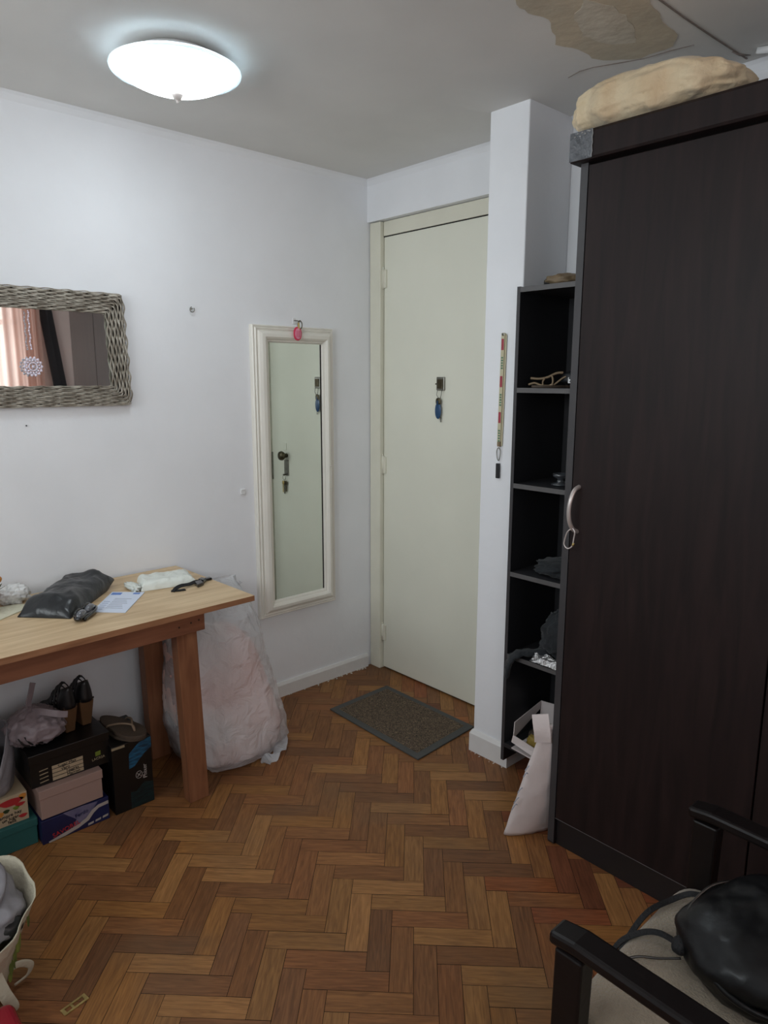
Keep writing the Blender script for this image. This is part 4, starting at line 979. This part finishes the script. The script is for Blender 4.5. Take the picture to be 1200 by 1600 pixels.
text('script_lettering', 'Ferdo', .018, (-1.583, -.3914, .058), (R(90), R(-9), 0), 'boxnavy', nv_)
pb = lidbox('white_shoebox', 'plain pinkish white lidded shoebox standing on the navy box', -1.702, -1.510, -.388, -.11, .0845, .184, 'boxpink', lid=.030)
bb = lidbox('black_shoebox', 'black shoebox with a handwritten label under the wedge sandals', -1.716, -1.470, -.362, -.07, .1845, .296, 'boxblack', lid=.030)
lb = box((-1.652, -.3622, .190), (-1.556, -.3630, .240)).obj('paper_label', 'labelp', bb)
mb = MB()
for z in (.228, .214, .2015): mb.box((-1.652, -.3630, z), (-1.556, -.3634, z+.0018))
mb.obj('label_rules', 'ink', lb)
for s_, x, z in (('Sugar Max', -1.606, .234), ('Vero', -1.612, .221), ('Negras', -1.590, .2085), ('Marron', -1.588, .1955)):
    text('handwriting', s_, .0135, (x, -.3636, z), (R(90), R(-3), 0), 'ink', lb)
for k in range(4): fp('grey_stripe', [(-1.690, .196+k*.013), (-1.664, .198+k*.013), (-1.664, .201+k*.013), (-1.690, .199+k*.013)], 'logotan', bb, -.3634)
fp('green_emblem', [(-1.516, .222), (-1.499, .223), (-1.499, .238), (-1.516, .237)], 'grn', bb, -.3634)
text('tan_lettering', 'LACRSA', .012, (-1.507, -.3636, .213), (R(90), R(-2), 0), 'logotan', bb)
tg = thing('tall_black_box', 'tall black box with blue streaks standing beside the shoebox stack', 'box', (-1.40, -.28, 0))
box((-1.474, -.392, .0005), (-1.338, -.19, .247)).obj('box_body', 'boxblack', tg, bevel=.002)
fp('blue_streaks', [(-1.419, .150), (-1.400, .155), (-1.365, .190), (-1.3385, .205), (-1.3385, .243), (-1.38, .235), (-1.417, .205)], 'boxcyan', tg, -.3930)
fp('teal_pattern', [(-1.419, .004), (-1.3385, .004), (-1.3385, .075), (-1.37, .085), (-1.40, .06), (-1.419, .065)], 'boxgreen', tg, -.3930)
mb = MB(); mb.tube([(-1.387+.011*math.cos(a), -.3936, .118+.013*math.sin(a)) for a in [2*PI*i/24 for i in range(24)]], .0009, 5, closed=True)
mb.tube([(-1.393, -.3936, .112), (-1.381, -.3936, .124)], .0012, 5); mb.tube([(-1.393, -.3936, .124), (-1.381, -.3936, .112)], .0012, 5); mb.obj('round_emblem', 'stripe', tg)
text('white_lettering', 'Phixer', .020, (-1.366, -.3936, .124), (R(90), R(-90), 0), 'stripe', tg)
mb = MB(); mb.box((-1.474, -.3935, .236), (-1.43, -.394, .2445)); mb.obj('worn_edge', 'logotan', tg)
tl = lidbox('teal_box', 'teal lidded card box on the floor under the flowered box', -2.02, -1.711, -.362, -.10, 0, .088, 'teal', lid=.026)
cbx = thing('flowered_box', 'cream box with red and green printed flowers on the teal box', 'box', (-1.85, -.22, .088))
box((-2.0, -.352, .0885), (-1.728, -.12, .183)).obj('box_body', 'labelp', cbx, bevel=.0015)
fl_ = [('redprint', -1.775, .162, .034, .012), ('orange', -1.741, .170, .010, .010), ('grn', -1.762, .139, .009, .006), ('greenleaf', -1.79, .138, .009, .006), ('redprint', -1.750, .147, .014, .006), ('orange', -1.806, .133, .008, .008), ('redprint', -1.745, .106, .012, .006)]
for (m_, x, z, a, b) in fl_: fp('flower_print', [(x+a*math.cos(t)*(1+.2*math.sin(3*t)), z+b*math.sin(t)) for t in [2*PI*i/16 for i in range(16)]], m_, cbx, -.3528)
for k, (s_, z) in enumerate((('Siempre hay', .122), ('un lugar', .110), ('feliz', .099))): text('script_lettering', s_, .015, (-1.785+.004*k, -.3530, z), (R(90), R(-4), 0), 'ink', cbx)
# open grey bag with something dark, standing on the flowered box
gb = thing('open_grey_bag', 'open grey plastic bag with dark contents on the flowered box', 'plastic bag', (-1.83, -.23, .184))
rs = []
for i in range(21):
    v = i/20; z = .185+.185*v; w_ = 1+.10*math.sin(PI*v)-.05*v; ring = []
    for j in range(48):
        a = 2*PI*j/48; q = Vector((math.cos(a)*2, math.sin(a)*2, v*3)); k = 1+.06*noise.fractal(q, 1, 2, 3)
        zz = z+(.010*math.cos(a*3+.5)-.135*max(0, math.cos(a+PI*.56))**1.5) * v
        ring.append((-1.845+.110*w_*k*math.cos(a), -.235+.115*w_*k*math.sin(a), zz))
    rs.append(ring)
MB().rings(rs, capt=False).obj('bag_film', 'greybag', gb, solid=.0012)
mb = MB(); mb.blob((-1.85, -.22, .268), (.088, .085, .048), 4, .12, 2, .85, 36, 18); mb.obj('dark_contents', 'darkcloth', gb)
# tied bag
tbg = thing('tied_white_bag', 'knotted whitish plastic bag on the black shoebox under the table', 'plastic bag', (-1.66, -.24, .297))
mb = MB(); mb.blob((-1.662, -.262, .350), (.088, .085, .053), 31, .13, 2.4, .8, 72, 40, ridge=1., fn=lambda d: Vector((d.x*(1-.25*max(0, d.z)), d.y*(1-.25*max(0, d.z)), max(d.z, -1)+.30*max(0, 1-1.6*math.hypot(d.x+.12, d.y))))); mb.obj('bag_body', 'mauvebag', tbg)
mb = MB(); mb.ribbon(spline([(-1.672, -.262, .395), (-1.676, -.262, .425), (-1.668, -.262, .452), (-1.660, -.262, .482), (-1.657, -.262, .490)]), .017, .006, lambda t: (1, .4*math.sin(3*t), 0)); mb.obj('knot_ear', 'mauvebag', tbg)
mb = MB(); mb.ribbon(spline([(-1.672, -.275, .402), (-1.655, -.320, .412), (-1.625, -.345, .405), (-1.598, -.350, .395), (-1.588, -.350, .392)]), .020, .006, lambda t: (.2, .3, 1)); mb.obj('knot_ear', 'mauvebag', tbg)
mb = MB()
for k in range(3): mb.tube(spline([(-1.732+k*.018, -.333, .352), (-1.726+k*.018, -.340, .338), (-1.716+k*.018, -.340, .325), (-1.700+k*.018, -.336, .315)]), .0035, 6, flat=.5)
mb.obj('dark_stripes', 'ink', tbg)
# wedge sandals
def sandal(cx, cy, z, ang, label):
    t = thing('wedge_sandal', label, 'sandal', (cx, cy, z), 'pair of black wedge sandals'); ca_, sa_ = math.cos(ang), math.sin(ang)
    T = lambda x, y, zz: (cx+x*ca_-y*sa_, cy+x*sa_+y*ca_, z+zz)
    # sole top line from heel (y=0) to toe (y=.21)
    f = lambda y: .074*(1-min(1, y/.15))+.018 if y < .15 else .018
    rs = []
    for i in range(22):
        y = .21*i/21; h_ = f(y)+.006*math.sin(y*20); w_ = .024+.006*math.sin(PI*min(1, y/.21))-.010*math.exp(-y/.02)*0
        if i == 21: w_ *= .55
        if i == 20: w_ *= .8
        lo = .0006 if y < .085 or y > .135 else .0006
        y_b = y+.012*(1-min(1, y/.05))
        rs.append([T(-w_*.62, y_b, lo), T(w_*.62, y_b, lo), T(w_, y, h_), T(-w_, y, h_)])
    MB().rings(rs, smooth=False).obj('wedge_sole', 'brownsole', t, bevel=.003)
    # insole
    mb = MB(); rs = []
    for i in range(22):
        y = .208*i/21; h_ = f(y)+.006*math.sin(y*20); w_ = .0245+.006*math.sin(PI*min(1, y/.21)); w_ *= (.55 if i == 21 else 1)
        rs.append([T(-w_, y, h_+.0005), T(w_, y, h_+.0005), T(w_, y, h_+.007), T(-w_, y, h_+.007)])
    mb.rings(rs, smooth=False).obj('insole', 'blackthing', t)
    # heel cup
    mb = MB(); rs = []
    for k in range(6):
        zz = f(.01)+.002+k*.0125; r = .026-.0005*k*k
        rs.append([T(r*math.cos(a), .026-.034*math.sin(a)*1.0*(1-.06*k), zz+.012*math.sin(a)*k/5) for a in [PI*(-.12)+PI*1.24*i/16 for i in range(17)]])
    n_ = 17; vs = [p for r in rs for p in r]; mb.add(vs, [(i*n_+j, i*n_+j+1, (i+1)*n_+j+1, (i+1)*n_+j) for i in range(5) for j in range(n_-1)], 0, True)
    mb.obj('heel_cup', 'blackthing', t, solid=.003)
    mb = MB()
    for (y, hh, ww) in ((.030, .085, .026), (.055, .080, .027), (.080, .070, .028), (.105, .052, .029), (.135, .045, .030), (.160, .038, .030), (.182, .030, .028)):
        mb.ribbon([T(ww*math.cos(a), y+.012*math.sin(a), f(y)+.004+hh*math.sin(a)) for a in [PI*i/12 for i in range(13)]], .011, .003, (-sa_, ca_, .3))
    mb.obj('straps', 'blackthing', t)
sandal(-1.561, -.300, .2965, R(8), 'black wedge sandal with brown heel, next to the tied bag')
sandal(-1.503, -.285, .2965, R(4), 'black wedge sandal with brown heel, nearer the flip-flop')
# flip-flop on the tall box
ff = thing('flip_flop', 'taupe flip-flop lying on the tall black box by the table leg', 'flip-flop', (-1.40, -.28, .248))
def ffx(cx, cy, z, ang, tilt=0):
    sole(cx, cy, z, .235, .088, .011, ang, 'brownshoe', ff, 'sole'); ca_, sa_ = math.cos(ang), math.sin(ang)
    T = lambda x, y, zz: (cx+x*ca_-y*sa_, cy+x*sa_+y*ca_, z+zz)
    mb = MB(); mb.tube(spline([T(.075, 0, .012), T(.062, 0, .030), T(.03, .020, .034), T(-.015, .036, .020), T(-.03, .038, .010)]), .0035, 7); mb.tube(spline([T(.075, 0, .012), T(.062, 0, .030), T(.03, -.020, .034), T(-.015, -.036, .020), T(-.03, -.038, .010)]), .0035, 7)
    mb.obj('thong_strap', 'browntrim', ff)
ffx(-1.405, -.315, .2655, R(-78)); 
mb = MB(); sole(-1.410, -.300, .2480, .235, .088, .011, R(-70), 'brownshoe', ff, 'sole')

# ------------------------------------------------------------------ tote bag, lower left
tt_ = thing('cream_tote_bag', 'cream cloth tote with green leaf print slumped on the floor', 'tote bag', (-1.99, -.85, 0))
rs = []; TCX, TCY = -2.010, -.855
for i in range(25):
    v = i/24; z = .003+.235*v; ring = []
    for j in range(56):
        a = 2*PI*j/56; q = Vector((math.cos(a)*1.8, math.sin(a)*1.8, v*2.5+4)); k = 1+.07*noise.fractal(q, 1, 2, 3)+.03*math.sin(a*7+v*4)*v
        r = .058+.082*v**.8
        ring.append((TCX+r*1.05*k*math.cos(a), TCY+r*1.25*k*math.sin(a), z+.02*v*math.sin(a*2+1)))
    rs.append(ring)
tto = MB().rings(rs, capt=False).obj('tote_body', 'tote', tt_, solid=.002)
mb = MB()
for (a, z, s_) in ((-.55, .20, 1.), (-.62, .17, 1.), (-.80, .185, .9), (-.70, .14, 1.), (-.50, .14, .8), (-.85, .11, .8), (-.62, .10, 1.), (-.75, .07, .9)):
    i = min(24, int(z/.235*24)); j = int(((a % (2*PI))/(2*PI))*56) % 56; p = Vector(rs[i][j]); nrm = Vector((math.cos(a), math.sin(a)*.8, .05)).normalized(); tn = nrm.cross(Vector((0, 0, 1))).normalized()
    c = p+nrm*.0028; up = Vector((0, 0, 1)); mb.prism([(math.cos(t)*.012*s_, math.sin(t)*.022*s_) for t in [2*PI*k/12 for k in range(12)]], lambda q: tuple(c+tn*q[0]+up*q[1]), lambda q: tuple(c+tn*q[0]+up*q[1]+nrm*.001))
mb.obj('leaf_print', 'totegreen', tto)
mb = MB(); mb.tube(spline([(-1.945, -.935, .085), (-1.918, -.930, .080), (-1.893, -.915, .050), (-1.900, -.905, .020), (-1.930, -.905, .010)]), .009, 10, flat=.25, up=(0, 1, 0)); mb.obj('carry_strap', 'tote', tt_)
mb = MB(); mb.ribbon(spline([(-1.985, -.975, .14), (-1.97, -.995, .08), (-1.955, -.995, .03), (-1.965, -.985, .008)]), .026, .0025, lambda t: (1, .2, 0)); mb.obj('carry_strap', 'tote', tt_)
gi = thing('grey_carrier_bag', 'grey plastic carrier bag stuffed in the cream tote', 'plastic bag', (-2.03, -.8, .2))
mb = MB(); mb.blob((TCX, TCY+.01, .215), (.120, .150, .060), 44, .12, 2.2, .85, 64, 30, ridge=.6); mb.obj('bag_film', 'greybag', gi)
mb = MB(); P = [(-1.985+.060*math.cos(a), -.845+.10*math.sin(a), .276+.012*math.cos(a*2)) for a in [2*PI*i/24 for i in range(24)]]
mb.tube(P, .013, 8, closed=True, flat=.45); mb.obj('bag_handle', 'greybag', gi)
mb = MB(); mb.blob((-1.985, -.845, .266), (.040, .078, .012), 2, .05, 2, .9, 30, 12); mb.obj('dark_opening', 'darkcloth', gi)
mb = MB(); mb.blob((-1.955, -.945, .206), (.050, .035, .026), 5, .1, 2, .9, 30, 14); tag(mb.obj('black_pouch', 'blackthing'), 'black pouch wedged at the rim of the cream tote', 'pouch')
# dark red case corner
rc = MB(); rc.box((-2.30, -1.30, .001), (-1.960, -1.02, .085))
rco = rc.obj('red_case', 'red'); md = rco.modifiers.new('bevel', 'BEVEL'); md.width = .022; md.segments = 5; tag(rco, 'glossy dark red rounded case at the lower left corner', 'case')
rco.location = (0, 0, 0)
# metal latch plate
lc = thing('strike_plate', 'small brass strike plate lying loose on the parquet', 'metal plate', (-1.84, -1.05, 0))
ang = R(10); C_ = Vector((-1.840, -1.050, .0012)); u_ = Vector((math.cos(ang), math.sin(ang), 0)); v_ = Vector((-math.sin(ang), math.cos(ang), 0))
mb = MB()
def sq(x0, x1, y0, y1): 
    c = [C_+u_*x+v_*y for x, y in ((x0, y0), (x1, y0), (x1, y1), (x0, y1))]; mb.hexa([tuple(p) for p in c]+[tuple(p+Vector((0, 0, .0022))) for p in c])
sq(-.030, .030, -.011, -.006); sq(-.030, .030, .006, .011); sq(-.030, -.022, -.006, .006); sq(.022, .030, -.006, .006); sq(-.008, -.003, -.006, .006)
mb.obj('plate', 'brass', lc)

# ------------------------------------------------------------------ armchair, lower right
ac = thing('armchair', 'black wooden armchair with a beige upholstered seat, lower right', 'armchair', (-1.18, -2.3, 0))
def armrest(x, name='arm'):
    mb = MB(); P = [(x, -2.055, .602), (x, -2.10, .608), (x, -2.30, .604), (x, -2.50, .590), (x, -2.62, .580)]
    rs = []
    for i, (px_, py__, pz__) in enumerate(P):
        w_ = .021 if i == 0 else .023; h_ = .011
        rs.append([(px_-w_, py__, pz__-h_), (px_+w_, py__, pz__-h_), (px_+w_, py__, pz__+h_), (px_-w_, py__, pz__+h_)])
    return mb.rings(rs, smooth=False).obj(name, 'chair', ac, bevel=.006)
XA, XB = -1.412, -.935
armrest(XA, 'armrest'); armrest(XB, 'armrest')
def cleg(x, y, zt, dy=0., w0=.024, w1=.016):
    mb = MB(); rs = []
    for z, w_, y_ in ((.0005, w1, y+dy), (.30, w0*.95, y+dy*.3), (zt, w0, y)):
        rs.append([(x-w_*.8, y_-w_, z), (x+w_*.8, y_-w_, z), (x+w_*.8, y_+w_, z), (x-w_*.8, y_+w_, z)])
    return mb.rings(rs, smooth=False).obj('leg', 'chair', ac, bevel=.004)
for x in (XA, XB):
    cleg(x, -2.090, .590, .015); cleg(x, -2.56, .583, -.06)
def rail(a, b, w_=.018, h_=.03):
    a, b = Vector(a), Vector(b); d = (b-a).normalized(); s_ = d.cross(Vector((0, 0, 1))).normalized()*w_/2; u = Vector((0, 0, h_/2))
    return MB().hexa([tuple(p) for p in (a-s_-u, a+s_-u, b+s_-u, b-s_-u, a-s_+u, a+s_+u, b+s_+u, b-s_+u)]).obj('rail', 'chair', ac, bevel=.003)
rail((XA, -2.095, .385), (XB, -2.095, .385), .022, .05); rail((XA, -2.54, .36), (XB, -2.54, .36), .022, .05)
rail((XA, -2.095, .385), (XA, -2.54, .36), .02, .045); rail((XB, -2.095, .385), (XB, -2.54, .36), .02, .045)
def padded(x0, x1, y0, y1, z0, z1, name, m, sl=0.):
    rs = []; nn = 40
    for (z, k) in ((z0, .97), (z0+.012, 1.), (z1-.018, 1.), (z1-.006, .985), (z1, .94), (z1+.004, .6), (z1+.006, .05)):
        ring = []
        for j in range(nn):
            a = 2*PI*(j+.5)/nn; c, s = math.cos(a), math.sin(a); x = math.copysign(abs(c)**.22, c); y = math.copysign(abs(s)**.22, s)
            yy = (y0+y1)/2+(y1-y0)/2*k*y; ring.append(((x0+x1)/2+(x1-x0)/2*k*x, yy, z+sl*(yy-y1)))
        rs.append(ring)
    return MB().rings(rs).obj(name, m, ac)
padded(XA+.028, XB-.006, -2.56, -2.058, .395, .452, 'seat_cushion', 'cushion', .04)
# backrest with vertical slats
for z in (.50, .80):
    rail((XA, -2.60-.1*(z-.5), z), (XB, -2.60-.1*(z-.5), z), .02, .06)
padded(XA+.03, XB-.03, -2.64, -2.60, .50, .80, 'back_cushion', 'cushion')

# black handbag on the seat
hb_ = thing('black_handbag', 'slouchy black leather handbag on the armchair seat', 'handbag', (-1.08, -2.25, .46))
def hfn(d):
    x, y, z = d; z = max(z, -.62)
    return Vector((x*(1-.30*max(0, z)), y*(1-.15*max(0, z)), z+.10*math.sin(3*x)*max(0, z)))
mb = MB(); mb.blob((-1.070, -2.262, .505), (.150, .125, .082), 60, .06, 1.8, .85, 88, 48, fn=hfn, ridge=.25, rot=R(-28)); hb2 = mb.obj('bag_body', 'leather', hb_)
zp = spline([(-1.176, -2.172, .492), (-1.130, -2.140, .520), (-1.06, -2.150, .545), (-1.0, -2.19, .55)])
mb = MB(); mb.tube([tuple(p) for p in zp], .0028, 6); mb.obj('zipper', 'zipper', hb_)
mb = MB(); mb.tube(spline([(-1.172, -2.180, .500), (-1.205, -2.215, .500), (-1.215, -2.262, .490), (-1.195, -2.310, .480), (-1.15, -2.35, .478)]), .006, 8); mb.obj('piping', 'leather', hb_)
mb = MB(); mb.blob((-1.165, -2.150, .487), (.020, .015, .014), 3, .1, 2, .9, 20, 12); mb.obj('strap_knot', 'strapblk', hb_)
mb = MB(); mb.ribbon(spline([(-1.165, -2.150, .485), (-1.15, -2.105, .472), (-1.165, -2.075, .462), (-1.20, -2.050, .440), (-1.245, -2.047, .39), (-1.30, -2.050, .34), (-1.345, -2.062, .31)]), .010, .003, lambda t: (.4, .6, .3+.4*math.sin(t*8))); mb.obj('shoulder_strap', 'strapblk', hb_)
mb = MB(); mb.ribbon(spline([(-1.035, -2.135, .500), (-1.02, -2.100, .478), (-1.045, -2.075, .463), (-1.10, -2.056, .455), (-1.15, -2.045, .42), (-1.195, -2.043, .38)]), .010, .003, lambda t: (.4, .6, .3)); mb.obj('shoulder_strap', 'strapblk', hb_)
mb = MB(); mb.tube(spline([(-1.175, -2.155, .470), (-1.195, -2.125, .462), (-1.215, -2.100, .461), (-1.235, -2.085, .458)]), .0022, 6); mb.obj('cord', 'zipper', hb_)

# ------------------------------------------------------------------ light
def area(name, loc, rot, sx_, sy_, e_, c):
    l = bpy.data.lights.new(name, 'AREA'); l.shape = 'RECTANGLE'; l.size = sx_; l.size_y = sy_; l.energy = e_; l.color = c
    o = bpy.data.objects.new(name, l); COL.objects.link(o); o.location = loc; o.rotation_euler = rot; return o
area('daylight', (-1.78, YF-.35, 1.70), (R(88), 0, 0), 2.5, 1.1, 25, (.93, .97, 1.0))
area('side_fill', (XL-.35, -1.32, 1.85), (R(90), 0, R(-90)), 1.9, .8, 35, (.90, .97, 1.0))  # fill light outside the added side window
wld = bpy.data.worlds.new('world'); scene.world = wld; wld.use_nodes = True
wld.node_tree.nodes['Background'].inputs['Color'].default_value = (.8, .88, 1, 1); wld.node_tree.nodes['Background'].inputs['Strength'].default_value = .25

# ------------------------------------------------------------------ camera
CX, CY, CZ, YAW, PIT, ROL, F = -2.2653, -2.5839, 1.45, .8278, .1867, .0022, 1104.4
cam = bpy.data.cameras.new('camera'); cam.sensor_fit = 'VERTICAL'; cam.sensor_height = 36; cam.sensor_width = 27; cam.lens = F/1600*36; cam.clip_start = .02
co = bpy.data.objects.new('camera', cam); COL.objects.link(co)
Fv = Vector((math.cos(YAW)*math.cos(PIT), math.sin(YAW)*math.cos(PIT), -math.sin(PIT)))
Rv = Vector((math.sin(YAW), -math.cos(YAW), 0)); Uv = Rv.cross(Fv)
R2 = Rv*math.cos(ROL)+Uv*math.sin(ROL); U2 = -Rv*math.sin(ROL)+Uv*math.cos(ROL)
mw = Matrix(((R2.x, U2.x, -Fv.x), (R2.y, U2.y, -Fv.y), (R2.z, U2.z, -Fv.z))).to_4x4(); mw.translation = (CX, CY, CZ); co.matrix_world = mw
scene.camera = co
scene.view_settings.view_transform = 'Standard'; scene.view_settings.look = 'None'; scene.view_settings.gamma = 1; scene.view_settings.exposure = .2
scene.cycles.use_denoising = True
